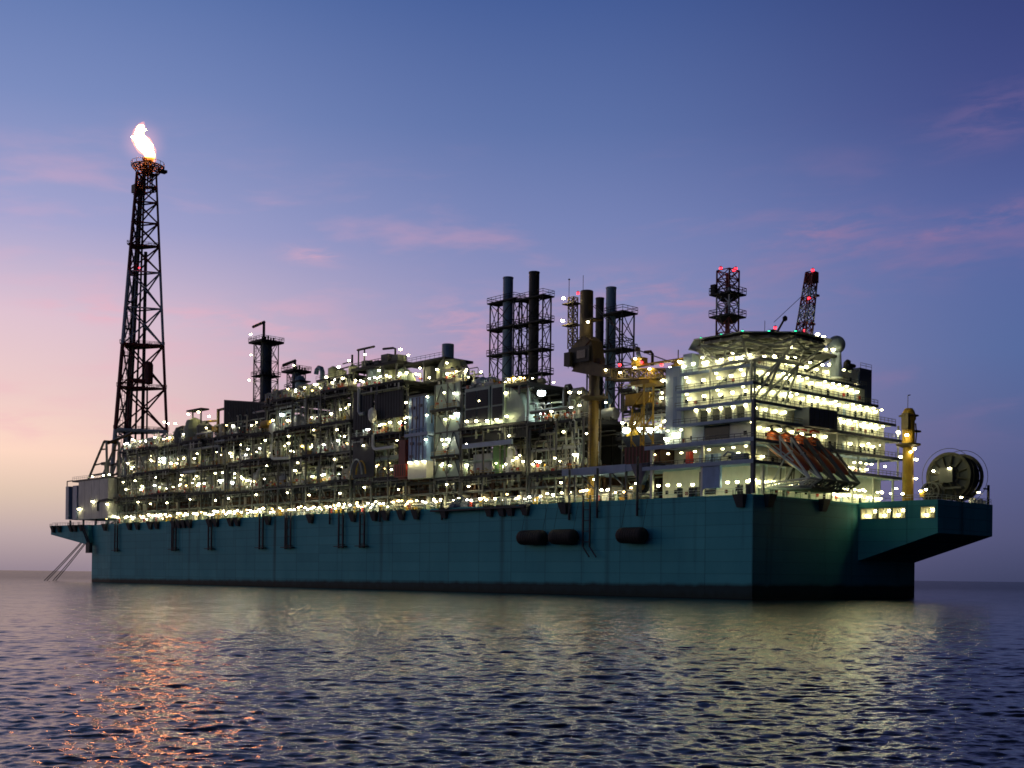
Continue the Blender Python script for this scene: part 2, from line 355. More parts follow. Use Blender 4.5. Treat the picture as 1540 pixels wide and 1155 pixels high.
# ------------------------------------------------------------------ hull
def hull_material():
    m = bpy.data.materials.new('hull_paint'); m.use_nodes = True; n = m.node_tree; b = n.nodes['Principled BSDF']; l = n.links
    b.inputs['Roughness'].default_value = .6; b.inputs['Specular IOR Level'].default_value = .12
    tc_ = n.nodes.new('ShaderNodeTexCoord'); sp = n.nodes.new('ShaderNodeSeparateXYZ'); l.new(tc_.outputs['Object'], sp.inputs[0])
    def noise(scale, mapscale, detail=5):
        mp = n.nodes.new('ShaderNodeMapping'); mp.inputs['Scale'].default_value = mapscale
        t = n.nodes.new('ShaderNodeTexNoise'); t.inputs['Scale'].default_value = scale; t.inputs['Detail'].default_value = detail
        l.new(tc_.outputs['Object'], mp.inputs[0]); l.new(mp.outputs[0], t.inputs['Vector']); return t.outputs['Fac']
    def mr(x, a, b_, c=0, d=1):
        k = n.nodes.new('ShaderNodeMapRange'); k.inputs[1].default_value = a; k.inputs[2].default_value = b_; k.inputs[3].default_value = c; k.inputs[4].default_value = d
        l.new(x, k.inputs[0]); return k.outputs[0]
    def mx(f, a, b_):
        k = n.nodes.new('ShaderNodeMix'); k.data_type = 'RGBA'
        for i, x in ((0, f), (6, a), (7, b_)):
            if isinstance(x, (tuple, float)): k.inputs[i].default_value = x
            else: l.new(x, k.inputs[i])
        return k.outputs[2]
    def ma(op, a, b_):
        k = n.nodes.new('ShaderNodeMath'); k.operation = op
        for i, x in enumerate((a, b_)):
            if isinstance(x, (int, float)): k.inputs[i].default_value = x
            else: l.new(x, k.inputs[i])
        return k.outputs[0]
    base = mx(mr(noise(.12, (1, 1, .5)), .3, .7), (.068, .36, .40, 1), (.095, .44, .47, 1))
    cb = n.nodes.new('ShaderNodeCombineXYZ'); l.new(ma('FLOOR', ma('MULTIPLY', sp.outputs['Y'], 1/11.3), 0), cb.inputs[0]); l.new(ma('FLOOR', ma('MULTIPLY', sp.outputs['Z'], .42), 0), cb.inputs[1]); l.new(ma('FLOOR', ma('MULTIPLY', sp.outputs['X'], 1/9.7), 0), cb.inputs[2])
    wn = n.nodes.new('ShaderNodeTexWhiteNoise'); l.new(cb.outputs[0], wn.inputs['Vector'])
    base = mx(mr(wn.outputs['Value'], 0, 1, 0, .5), base, (.045, .26, .30, 1))                      # plate to plate tone
    vs = ma('FRACT', ma('MULTIPLY', sp.outputs['Y'], 1/11.3), 0)
    base = mx(mr(vs, 0, .03, .6, 0), base, (.01, .07, .085, 1))
    base = mx(mr(noise(.5, (.5, .5, .02), 3), .62, .72, 0, .5), base, (.01, .05, .055, 1))
    for y_, w0 in ((170.5, .55), (71.5, .4), (222, .3), (118.5, .35), (38, .3)):                        # long stains under the overboard outlets
        d_ = ma('ABSOLUTE', ma('ADD', ma('SUBTRACT', sp.outputs['Y'], y_), ma('MULTIPLY', noise(.8, (1, 1, .12)), .9)), 0)
        base = mx(ma('MULTIPLY', mr(d_, .1, 1.1, w0+.2, 0), mr(sp.outputs['Z'], 4, 17, .5, 1)), base, (.012, .04, .042, 1))
    base = mx(mr(noise(1.0, (.35, .35, .03)), .60, .82, 0, .45), base, (.012, .06, .07, 1))       # run-off streaks
    base = mx(mr(noise(.9, (.8, .8, .06)), .70, .85, 0, .35), base, (.12, .16, .15, 1))
    saw = ma('FRACT', ma('MULTIPLY', sp.outputs['Z'], .42), 0)
    seam = mr(saw, .0, .08, .55, 0)
    base = mx(seam, base, (.012, .085, .10, 1))
    line = ma('ADD', ma('ADD', sp.outputs['Z'], ma('MULTIPLY', noise(.35, (1, 1, .3)), .9)), ma('MULTIPLY', sp.outputs['Y'], .0055))
    base = mx(mr(line, 2.8, 3.7, .92, 0), base, (.014, .02, .024, 1))                                # boot topping
    base = mx(mr(ma('ADD', sp.outputs['Z'], ma('MULTIPLY', noise(.5, (1, 1, .4)), 2.2)), 1.4, 2.6, .8, 0), base, (.012, .028, .024, 1))
    l.new(base, b.inputs['Base Color'])
    bp = n.nodes.new('ShaderNodeBump'); bp.inputs['Strength'].default_value = .25; bp.inputs['Distance'].default_value = .15
    l.new(ma('ADD', noise(.22, (1, 1, 1), 2), ma('MULTIPLY', seam, .6)), bp.inputs['Height']); l.new(bp.outputs[0], b.inputs['Normal'])
    MATS['hull'] = m
hull_material()
ZD = 20.2
def zdeck(s): return 20.05+.0032*max(s, 0)
hull = Thing('ship_hull', 'huge flat-sided teal steel hull with dark waterline band floating on the sea', 'ship', (0, 0, 0))
b = MB()
b.prism([(0, 0), (60, 0), (60, 280), (57.5, 301), (2.5, 301), (0, 280)], -4, ZD, 'hull')
b.v = [(t, s, (zdeck(s) if z > 0 else z)) for t, s, z in b.v]
hull.part('plating', b)
b = MB(); b.profile([(300, 13.6), (334.5, 18.0), (334.5, 21.5), (300, 21.1)], .6, 46, 'hull')
for t in (6, 14, 22, 30): b.box(t, t+.5, 301, 302.2, 8, 14.2, 'hull')
hull.part('bow_overhang', b)
# stern sponson with lit openings in its side
b = MB()
T0, T1, S1 = 36.8, 60, -17.9
wins = [(-4.3, -.7, 16.75, 18.75), (-7.5, -4.8, 16.75, 18.75), (-10.7, -8.0, 16.75, 18.75), (-17.2, -14.3, 16.6, 18.7)]
def under(s): return 7.9+(-s)/17.9*5.6
# side wall built round the openings
ss = sorted({0.0, S1, *[x for w_ in wins for x in w_[:2]]})
for a, c in zip(ss[:-1], ss[1:]):
    wz = [w_ for w_ in wins if w_[0] <= a+1e-6 and w_[1] >= c-1e-6]
    lo, hi = (wz[0][2], wz[0][3]) if wz else (None, None)
    if wz:
        b.add([(T0, a, under(a)), (T0, c, under(c)), (T0, c, lo), (T0, a, lo)], [(0, 1, 2, 3)], 'hull')
        b.add([(T0, a, hi), (T0, c, hi), (T0, c, ZD), (T0, a, ZD)], [(0, 1, 2, 3)], 'hull')
        b.add([(T0, a, lo), (T0, c, lo), (T0+2.2, c, lo), (T0+2.2, a, lo)], [(0, 1, 2, 3)], 'cream')
        b.add([(T0, a, hi), (T0, c, hi), (T0+2.2, c, hi), (T0+2.2, a, hi)], [(0, 1, 2, 3)], 'cream')
        b.add([(T0, a, lo), (T0+2.2, a, lo), (T0+2.2, a, hi), (T0, a, hi)], [(0, 1, 2, 3)], 'cream')
        b.add([(T0, c, lo), (T0+2.2, c, lo), (T0+2.2, c, hi), (T0, c, hi)], [(0, 1, 2, 3)], 'cream')
    else:
        b.add([(T0, a, under(a)), (T0, c, under(c)), (T0, c, ZD), (T0, a, ZD)], [(0, 1, 2, 3)], 'hull')
z1 = under(S1)
b.add([(T0, S1, z1), (T1, S1, z1), (T1, S1, ZD), (T0, S1, ZD)], [(0, 1, 2, 3)], 'hull')
b.add([(T0, -.01, 7.9), (T1, -.01, 7.9), (T1, S1, z1), (T0, S1, z1)], [(0, 1, 2, 3)], 'hull')
b.add([(T1, -.01, 7.9), (T1, S1, z1), (T1, S1, ZD), (T1, -.01, ZD)], [(0, 1, 2, 3)], 'hull')
b.add([(T0, -.01, ZD), (T1, -.01, ZD), (T1, S1, ZD), (T0, S1, ZD)], [(0, 1, 2, 3)], 'deck_steel')
spon = hull.part('stern_sponson', b, label='teal box sponson jutting from the stern with four lit openings')
for (a, c, lo, hi) in wins:
    m_ = MB(); x = T0+1.6
    m_.add([(x, a+.05, lo+.05), (x, c-.05, lo+.05), (x, c-.05, hi-.05), (x, a+.05, hi-.05)], [(0, 1, 2, 3)], 'window_glow')
    for k in range(2): m_.box(x-.12, x-.02, a+.6+k*1.3, a+.75+k*1.3, lo, hi, 'olive')
    for (p0, p1, q0, q1) in ((a-.15, c+.15, lo-.15, lo), (a-.15, c+.15, hi, hi+.15), (a-.15, a, lo, hi), (c, c+.15, lo, hi)): m_.box(T0-.1, T0+.1, p0, p1, q0, q1, 'olive')
    m_.box(T0+.9, T0+1.5, a+.7, a+1.5, lo, lo+1.1, 'cream'); m_.tube((T0+.8, c-.6, lo), (T0+.8, c-.6, hi), .12, 'galvanised', 6)
    wo = hull.part('lit_opening', m_, spon)
    hull.inst('ceiling_lamp', LM, T0+.9, a+.9, hi-.35, spon); hull.inst('ceiling_lamp', LM_WALL, T0+.8, c-.8, lo+.7, spon)
# deck-edge rubbing lip, rails
b = MB()
b.rail((.3, 2, ZD), (.3, 130, 20.5), step=2.4); b.rail((.3, 130, 20.5), (.3, 278, 20.95), step=2.4); b.rail((.8, 280, 21), (1, 334, 21.5), step=2.4)
b.rail((2, .3, ZD), (36, .3, ZD), step=2.4); b.rail((T0, -.5, ZD), (T0, S1+.2, ZD)); b.rail((T0, S1+.2, ZD), (T1-.3, S1+.2, ZD))
hull.part('deck_rail', b)
b = MB(); b.box(-.12, 0, 1, 280, 19.75, 20.0, 'hull'); b.box(.5, 36, -.12, 0, 19.6, 19.95, 'hull')
hull.part('rubbing_strake', b)
# tapered fairlead boxes hanging from the deck edge
b = MB()
b.add([(-.05, -1.25, 0), (-.05, 1.25, 0), (-1.5, 1.25, 0), (-1.5, -1.25, 0), (-.05, -.75, -2.5), (-.05, .75, -2.5), (-.7, .75, -2.5), (-.7, -.75, -2.5)],
      [(0, 1, 2, 3), (7, 6, 5, 4), (0, 4, 5, 1), (1, 5, 6, 2), (2, 6, 7, 3), (3, 7, 4, 0)], 'clad_dark')
for k in (-1, -.35, .35, 1): b.box(-1.56, -1.5, k-.06, k+.06, -.05, .9, 'clad_dark')
FB = b.mesh('fairlead_box')
for s in (331, 325.3, 314.2, 310.5, 305, 283.4, 263.7, 257.5, 248.1, 243.3, 231, 227.5, 224.2, 220.7, 207.5, 203.5, 194.5, 190.5, 173, 150.6, 130.1, 120.5, 115.5, 108.8, 102.8, 91.7, 75, 70.6, 67.7, 62.7, 50.3, 2.6):
    hull.inst('fairlead_box', FB, 0 if s < 290 else .6, s, zdeck(s) if s < 290 else 21.2)
for t in (4.5, 23): o = hull.inst('fairlead_box', FB, t, 0, ZD, rz=math.radians(90))
# hull side ladders
def hull_ladder(s, w_=2.0, bot=10.6, double=False):
    b = MB(); top = zdeck(s)+.9
    xs = [s-w_/2, s+w_/2]+([s+w_/2+.9] if double else [])
    for x in xs: b.box(-.85, -.45, x-.17, x+.17, bot, top, 'clad_dark')
    z = bot+1
    while z < top-1:
        b.box(-.75, -.55, xs[0], xs[-1], z, z+.14, 'clad_dark'); z += 2.6
    b.box(-1.4, -.2, xs[0]-1.4, xs[-1]+1.4, bot+.4, bot+.62, 'clad_dark')
    for x in xs: b.box(-.6, 0, x-.12, x+.12, bot+.9, bot+1.1, 'clad_dark')
    hull.part('hull_ladder', b)
for s, d in ((273.9, 0), (230.4, 1), (207, 0), (176.5, 0), (161.5, 1), (135.5, 0), (125.7, 0)): hull_ladder(s, 2.0, 10.9, d)
b = MB()   # long boarding ladder with a sloping foot
for x in (42.2, 44.2): b.box(-.9, -.55, x-.15, x+.15, 10.4, 21.5, 'clad_dark')
z = 11.4
while z < 21: b.box(-.85, -.6, 42.2, 44.2, z, z+.15, 'clad_dark'); z += 2.3
for x in (42.2, 44.2): b.beam((-.7, x, 10.4), (-1.2, x-2.4, 8.2), .3, 'clad_dark')
hull.part('boarding_ladder', b)
b = MB()
for s, z0, z1_ in ((28.8, 16.6, 29), (48.6, 16.3, 27.4), (40.2, 16.5, 27.2), (92.5, 17.4, 22.5), (141, 17.5, 22), (118.0, 17.6, 21.6)):
    b = MB(); b.tube((-.6, s, z0), (-.6, s, z1_), .28, 'clad_dark', 7); b.tube((-.6, s, z0+1.5), (0, s, z0+1.5), .12, 'clad_dark', 5); hull.part('hanging_pipe', b)
b = MB()   # bow access ladder and small hatch pipes at the bow edge
b.beam((-.5, 302, 20.5), (-.3, 297, 14.5), .5, 'clad_dark'); b.beam((-.5, 303.5, 20.5), (-.3, 298.5, 14.5), .5, 'clad_dark')
for k in range(6): b.beam((-.5, 302-k*.9, 20-k*1.05), (-.5, 303.5-k*.9, 20-k*1.05), .2, 'clad_dark')
b.box(-.9, .3, 295.6, 298.8, 10.6, 14.4, 'clad_dark')
hull.part('bow_access_ladder', b)
b = MB(); b.box(.3, 20, 84, 94, 20.35, 20.42, 'hull')
b.box(-1.6, .2, 62, 96, 19.5, 19.9, 'clad_dark')
hull.part('side_platform', b)
# weather deck with its lamps and clutter
s = 32
while s < 279:
    k = R.random(); z = zdeck(s); t = R.uniform(1.6, 4); b = MB()
    if k < .35: hull.part('vent_post', b.lathe((t, s, z), [(.25, 0), (.25, 1.2), (.5, 1.3), (.5, 1.7)], 'yellow' if R.random() < .35 else 'cream', 8))
    elif k < .6: hull.part('deck_cabinet', b.box(t, t+1.2, s, s+R.uniform(.8, 2.4), z, z+R.uniform(.8, 2.2), R.choice(['cream', 'cream', 'olive', 'galvanised', 'yellow'])))
    elif k < .66: hull.part('hydrant_box', b.box(t, t+.5, s, s+.7, z+.4, z+1.6, 'red'))
    else: hull.part('pipe_bend', b.path([(t, s, z), (t, s, z+1.6), (t+.4, s+.2, z+2), (t+3, s+.2, z+2)], .2, R.choice(['cream', 'galvanised']), 6))
    s += R.uniform(1.2, 3.2)
b = MB()
for k in range(7):
    t, z = 4.2+k*.55, 21.1+(k % 3)*.75
    b.tube((t, 30, z), (t, 280, z+.8), R.uniform(.16, .34), R.choice(['cream', 'galvanised', 'cream', 'pipe_grey']), 8)
for s in range(34, 280, 7):
    b.box(4, 8.2, s, s+.3, zdeck(s), zdeck(s)+3.4, 'cream'); b.box(3.8, 8.4, s, s+.3, zdeck(s)+3.4, zdeck(s)+3.7, 'frame_grey')
hull.part('deck_pipework', b)
b = MB()
b.box(13, 47, 46, 284, 19.9, 29.0, 'rust'); b.box(9, 13, 46, 284, 26.4, 28.9, 'rust')  # added solid dark block, closes the sky gaps behind the pipes
for k in range(5):
    z = 24.4+k*.95; t = 5+(k % 3)*1.3
    b.tube((t, 46, z), (t, 284, z+.7), R.uniform(.2, .42), R.choice(['rust', 'dark_steel', 'rust', 'frame_grey']), 8)
s = 47
while s < 284:
    t = R.uniform(5, 9); z = R.uniform(20.4, 24); b.tube((t, s, z), (t, s, 29.0), R.choice([.14, .2, .3, .45]), R.choice(['rust', 'dark_steel', 'rust', 'frame_grey', 'cream']), 6); s += R.uniform(.5, 1.5)
b.box(12.6, 13, 46, 284, 20.2, 20.4, 'cream')
hull.part('pipe_rack', b)
nl = 0
s = 29.5
while s < 333 and nl < 96:
    z = (zdeck(s) if s < 280 else 21.4)
    hull.inst('deck_lamp', R.choice([LM, LM, LM, LM_WARM, LM_WHITE, LM_BIG]), R.uniform(.9, 2.6) if s < 280 else R.uniform(2, 4), s, z+R.choice([1.9, 2.2, 2.4, 2.6])+R.uniform(-.2, .2)); nl += 1
    s += R.choice([1.6, 2.4, 3.0, 3.6, 4.3])*(.75 if s < 60 else 1.05)
s = 47
for k in range(84):  # more of the deck lamps, scattered inboard of the edge row
    hull.inst('walkway_lamp', R.choice([LM, LM, LM_WARM, LM_WHITE]), R.uniform(2.2, 4.6), s, zdeck(s)+R.uniform(1.3, 2.9), sc_=.85); s += R.choice([1.1, 1.6, 2.4, 3.2, 5.2])
for t, s, z in ((36, -1.5, 22.8), (39, -4, 22.4), (38, -8, 22.9), (41, -13, 22.6), (44, -6, 22.2), (47, -9, 22.6), (58.5, -15.5, 22.9), (50, -16, 21.4)): hull.inst('deck_lamp', LM, t, s, z)
# bow fold stiffener on the plating
single('tarpaulin_heap', 'dark violet tarpaulin mound on the deck edge under the middle modules', 'tarpaulin', (3, 89.5, 20.4),
       MB().lathe((3, 89.5, 20.4), [(3.4, 0), (2.9, .9), (1.9, 1.9), (.9, 2.7), (.15, 3.0)], 'navy', 11))
# ------------------------------------------------------------------ fenders
def fender(s0, s1, label):
    z = 12.6; r = 1.62; t = -r-.05; g = Thing('rubber_fender', label, 'fender', (t, (s0+s1)/2, z), 'black cylinder fenders hung on the hull side')
    n = 9; prof = []
    for i in range(n+1):
        a = math.pi/2*i/n; prof.append((r*math.sin(a)*1.0+.02, s0+1.3-1.3*math.cos(a)))
    k = 8
    for i in range(1, k):
        x = s0+1.3+(s1-s0-2.6)*i/k; prof += [(r, x-.25), (r*1.05, x-.12), (r*1.05, x+.12), (r, x+.25)]
    for i in range(n+1):
        a = math.pi/2*(1-i/n); prof.append((r*math.sin(a)+.02, s1-1.3+1.3*math.cos(a)))
    b = MB(); b.lathe((t, 0, z), prof, 'rubber', 22, 's'); g.part('body', b, smooth=False)
    for s in (s0+1, s1-1):
        b = MB(); b.tube((t, s, z+r*.9), (-.2, s, 20), .04, 'rubber', 5); g.part('chain', b)
fender(54.8, 63.6, 'black cylindrical fender on the teal hull, farthest left of the three')
fender(45.2, 53.3, 'middle black cylindrical fender, just left of the long boarding ladder')
fender(25.3, 33.2, 'lone black cylindrical fender right of the long boarding ladder')
# ------------------------------------------------------------------ bow: mooring lines, grey house, davit
ends = [(0, 340.5), (.8, 339.8), (2.6, 338.2), (3.4, 337.5)]
for i, (t, s) in enumerate(ends):
    b = MB(); pts = []
    a = Vector((3.4-i*.2, 312-(0, 1.3, 4, 5.3)[i], 15.2-i*.2)); e = Vector((t, s, -.6))
    for k in range(15):
        f = k/14; p = a.lerp(e, f); p.z -= .25*math.sin(math.pi*f); pts.append(p)
    b.path(pts, .17, 'rope', 6)
    single('mooring_line', 'one of the dark mooring lines slanting from the bow into the sea', 'mooring line', tuple(a), b, 'mooring lines at the bow')
g = Thing('bow_house', 'tall grey plated house on the bow overhang with pale end panels', 'deckhouse', (8, 298, 21.3))
b = MB(); b.box(1.2, 22, 285, 310.5, 23.2, 37.6, 'bow_grey')
for s in (292, 299, 305): b.box(1.17, 1.2, s, s+.08, 23.4, 37.4, 'frame_grey')
g.part('wall', b)
b = MB(); b.box(1.0, 16, 311.5, 315.4, 23.4, 36.2, 'slab_blue'); b.box(2.5, 16, 315.4, 319.2, 23.4, 36.0, 'clad_dark'); b.box(1.0, 16, 319.2, 321.8, 23.6, 36.2, 'blue_white')
g.part('end_panel', b)
b = MB(); b.box(1.0, 22.2, 284.8, 316, 37.6, 38.2, 'frame_grey')
b.rail((1.2, 285, 38.2), (1.2, 316, 38.2), 1.3); b.beam((1.4, 316, 38.2), (1.4, 321.5, 38.2), .3, 'frame_grey'); b.beam((1.4, 321.5, 38.2), (1.4, 321.5, 36), .3, 'frame_grey')
g.part('roof', b)
b = MB()
for t in (2, 12, 20):
    for s in (286, 297, 308, 320): b.box(t, t+.6, s, s+.6, 21.2, 23.3, 'frame_grey')
g.part('support_leg', b)
b = MB(); b.box(.6, 3, 284, 292, 29.3, 30, 'clad_dark'); b.path([(1, 293, 26), (1, 293, 29), (1.4, 290, 30), (1.4, 285, 30.2)], .3, 'clad_dark')
g.part('walkway', b)
for t, s, z in ((.6, 309, 27.2), (.6, 297, 29.6), (.7, 284.5, 28.2), (2, 300, 39.0), (3, 293, 39.2), (2, 286, 39.0)): g.inst('floodlight', LM_BIG, t, s, z)
g = Thing('davit_frame', 'tan steel A-frame davit standing on the grey bow house roof', 'davit', (14, 318, 38))
b = MB()
for t in (9, 14):
    b.beam((t, 321, 38.2), (t, 306, 53), .8, 'cream'); b.beam((t, 303, 38.2), (t, 304, 53), .7, 'cream'); b.beam((t, 318.5, 40.7), (t, 303, 41), .5, 'crane_dark')
    b.beam((t, 315, 44.5), (t, 303.6, 45), .4, 'crane_dark'); b.beam((t, 309, 50.2), (t, 303.6, 50), .4, 'crane_dark')
b.beam((9, 306, 53), (14, 306, 53), .8, 'crane_dark'); b.beam((11.5, 308, 52.8), (11.5, 288, 55), .9, 'crane_dark')
g.part('frame', b)
b = MB(); b.box(10.5, 12.5, 308, 312, 44.5, 45.6, 'cream'); b.tube((11.5, 310, 38.2), (11.5, 310, 45), .5, 'cream', 8); b.tube((11.5, 307.5, 38.2), (11.5, 307.5, 45), .3, 'cream', 8)
g.part('winch', b)
# ------------------------------------------------------------------ flare tower
CT, CS = 24, 306.3
g = Thing('flare_tower', 'tall red and white lattice flare tower rising at the bow', 'tower', (CT, CS, 21))
ra = Vector((.9, -.435, 0)); va = Vector((.435, .9, 0))
def ring(z, h, off):
    c = Vector((CT, CS, z))+ra*off
    return [c-ra*h, c+ra*h, c+va*(h*1.15)-ra*(h*.55)]
ZS = [21, 40, 58.5, 75, 91.6, 106, 120, 130, 139, 147, 153, 158]
def hh(z): return 9.5-(z-58.5)*(5.9/99.0)
cols = ['flare_white', 'flare_white', 'red_dark', 'red_dark', 'flare_white', 'flare_white', 'red_dark', 'red_dark', 'red_dark', 'red_dark', 'red_dark']
b = None
for i in range(len(ZS)-1):
    z0, z1 = ZS[i], ZS[i+1]; A = ring(z0, hh(z0), (z0-58)*.009); B = ring(z1, hh(z1), (z1-58)*.009)
    m_ = cols[i]
    if b is None: b = MB()
    for k in range(3):
        rr = (.85 if k != 1 else .6)*(1-.4*i/11)
        b.tube(A[k], B[k], rr, m_, 8); j = (k+1) % 3
        hb = .75 if abs(z1-91.6) < 1 or abs(z1-58.5) < 1 else .34
        b.tube(B[k], B[j], hb, m_, 6)
        mid = (A[k]+A[j]+B[k]+B[j])/4
        q = .36*(1-.3*i/11)
        b.tube(A[k], B[j], q, m_, 6); b.tube(A[j], B[k], q, m_, 6)
    if i == len(ZS)-2 or cols[i+1] != cols[i]:
        g.part('lattice_section', b, label='dark red lattice section' if m_ == 'red_dark' else 'pale grey lattice section'); b = None
def pipe_run(x0, y0, r, z0, z1, m_):
    p = []
    for z in (z0, z1):
        h = hh(z); c = Vector((CT, CS, z))+ra*((z-58)*.009); p.append(c-ra*(h*x0)+va*(h*y0))
    return p[0], p[1], r, m_
for x0, y0, r, z0, z1 in ((.45, .2, .55, 21, 157), (.22, .3, .4, 21, 157), (-.05, .25, .65, 21, 128), (.65, .5, .4, 21, 154), (-.22, .2, .35, 21, 76)):
    a, c, r, m_ = pipe_run(x0, y0, r, z0, z1, 'flue_dark'); b = MB(); b.tube(a, c, r, m_, 9); g.part('riser_pipe', b)
b = MB()  # caged ladder up the left leg
a, c, _, _ = pipe_run(.8, .25, 0, 30, 155, '')
for k in range(90):
    f = k/89; p = a.lerp(c, f); b.beam(p-ra*.5, p+ra*.5, .1, 'flare_white')
b.beam(a-ra*.5, c-ra*.5, .14, 'flare_white'); b.beam(a+ra*.5, c+ra*.5, .14, 'flare_white')
for k in range(12):
    p = a.lerp(c, (k+.5)/12); b.box(p.x-1.3, p.x+1.3, p.y-1.3, p.y+1.3, p.z, p.z+.2, 'red_dark'); b.rail((p.x-1.3, p.y-1.3, p.z), (p.x+1.3, p.y-1.3, p.z), 1.1, 'red_dark', r=.06)
g.part('caged_ladder', b)
b = MB()  # drum and catwalk half way
p = Vector((CT, CS, 77))+ra*2.5
b.lathe((p.x, p.y, 79.5), [(.3, -3.2), (1.6, -2.6), (1.7, 4.6), (1.2, 5.6), (.3, 5.9)], 'red_dark', 12); b.tube((p.x, p.y, 77.5), (p.x-7, p.y+3, 77.8), .9, 'red_dark', 9)
g.part('seal_drum', b)
for z in (75, 91.6, 58.5, 130):
    b = MB(); rg = ring(z, hh(z)+.8, 0); b.add([tuple(x) for x in rg]+[tuple(x+Vector((0, 0, .5))) for x in rg], [(0, 1, 2), (5, 4, 3), (0, 3, 4, 1), (1, 4, 5, 2), (2, 5, 3, 0)], 'red_dark' if z != 58.5 else 'flare_white')
    for i in range(3): b.rail(rg[i]+Vector((0, 0, .5)), rg[(i+1) % 3]+Vector((0, 0, .5)), 1.1, 'red_dark', r=.06)
    g.part('catwalk', b)
TC = Vector((CT, CS, 158))+ra*1.3
b = MB()   # head platform: inverted cone of brackets, deck, rails
for z, q in ((-6.4, 3.2), (2.7, 6.1), (2.7, 4.2), (2.7, 2.2), (.6, 3.8)):
    rp = [TC+Vector((q*math.cos(2*math.pi*k/16), q*math.sin(2*math.pi*k/16), z)) for k in range(17)]; b.path(rp, .22, 'rust', 6)
for k in range(12):
    an = 2*math.pi*k/12; c_, s_ = math.cos(an), math.sin(an)
    b.beam(TC+Vector((1.8*c_, 1.8*s_, -2.6)), TC+Vector((6.1*c_, 6.1*s_, 2.6)), .3, 'rust'); b.beam(TC+Vector((1.0*c_, 1.0*s_, 2.7)), TC+Vector((6.1*c_, 6.1*s_, 2.7)), .24, 'rust'); b.beam(TC+Vector((1.8*c_, 1.8*s_, -6.4)), TC+Vector((1.8*c_, 1.8*s_, 2.6)), .22, 'rust'); b.beam(TC+Vector((1.8*c_, 1.8*s_, -6.4)), TC+Vector((3.2*c_, 3.2*s_, -6.4)), .2, 'rust')
for k in range(-13, 14):
    x = k*.45; y = math.sqrt(max(0, 5.9**2-x*x)); b.box(TC.x+x-.05, TC.x+x+.05, TC.y-y, TC.y+y, TC.z+2.85, TC.z+3.0, 'rust')
for k in range(16):
    an = 2*math.pi*k/16; c_ = TC+Vector((6.2*math.cos(an), 6.2*math.sin(an), 3.0)); b.beam(c_, c_+Vector((0, 0, 1.2)), .15, 'rust')
    an2 = 2*math.pi*(k+1)/16; d_ = TC+Vector((6.2*math.cos(an2), 6.2*math.sin(an2), 4.2)); b.beam(c_+Vector((0, 0, 1.2)), d_, .12, 'rust')
b.box(TC.x+3, TC.x+6, TC.y-4.4, TC.y-2, TC.z+.6, TC.z+1.6, 'rust'); b.box(TC.x-4.5, TC.x-2, TC.y+1.5, TC.y+4.5, TC.z-7.5, TC.z-4.5, 'flue_dark')
g.part('head_platform', b)
b = MB()
for dx, dy in ((-.9, .3), (.9, -.3)): b.lathe(TC+Vector((dx, dy, 0)), [(.7, 0), (.7, 4.6), (1.0, 5.0), (1.0, 6.0), (.8, 6.0)], 'crane_dark', 10)
g.part('flare_tip', b)
g.inst('warning_light', LM_RED, CT-1.6, CS, 121.2)
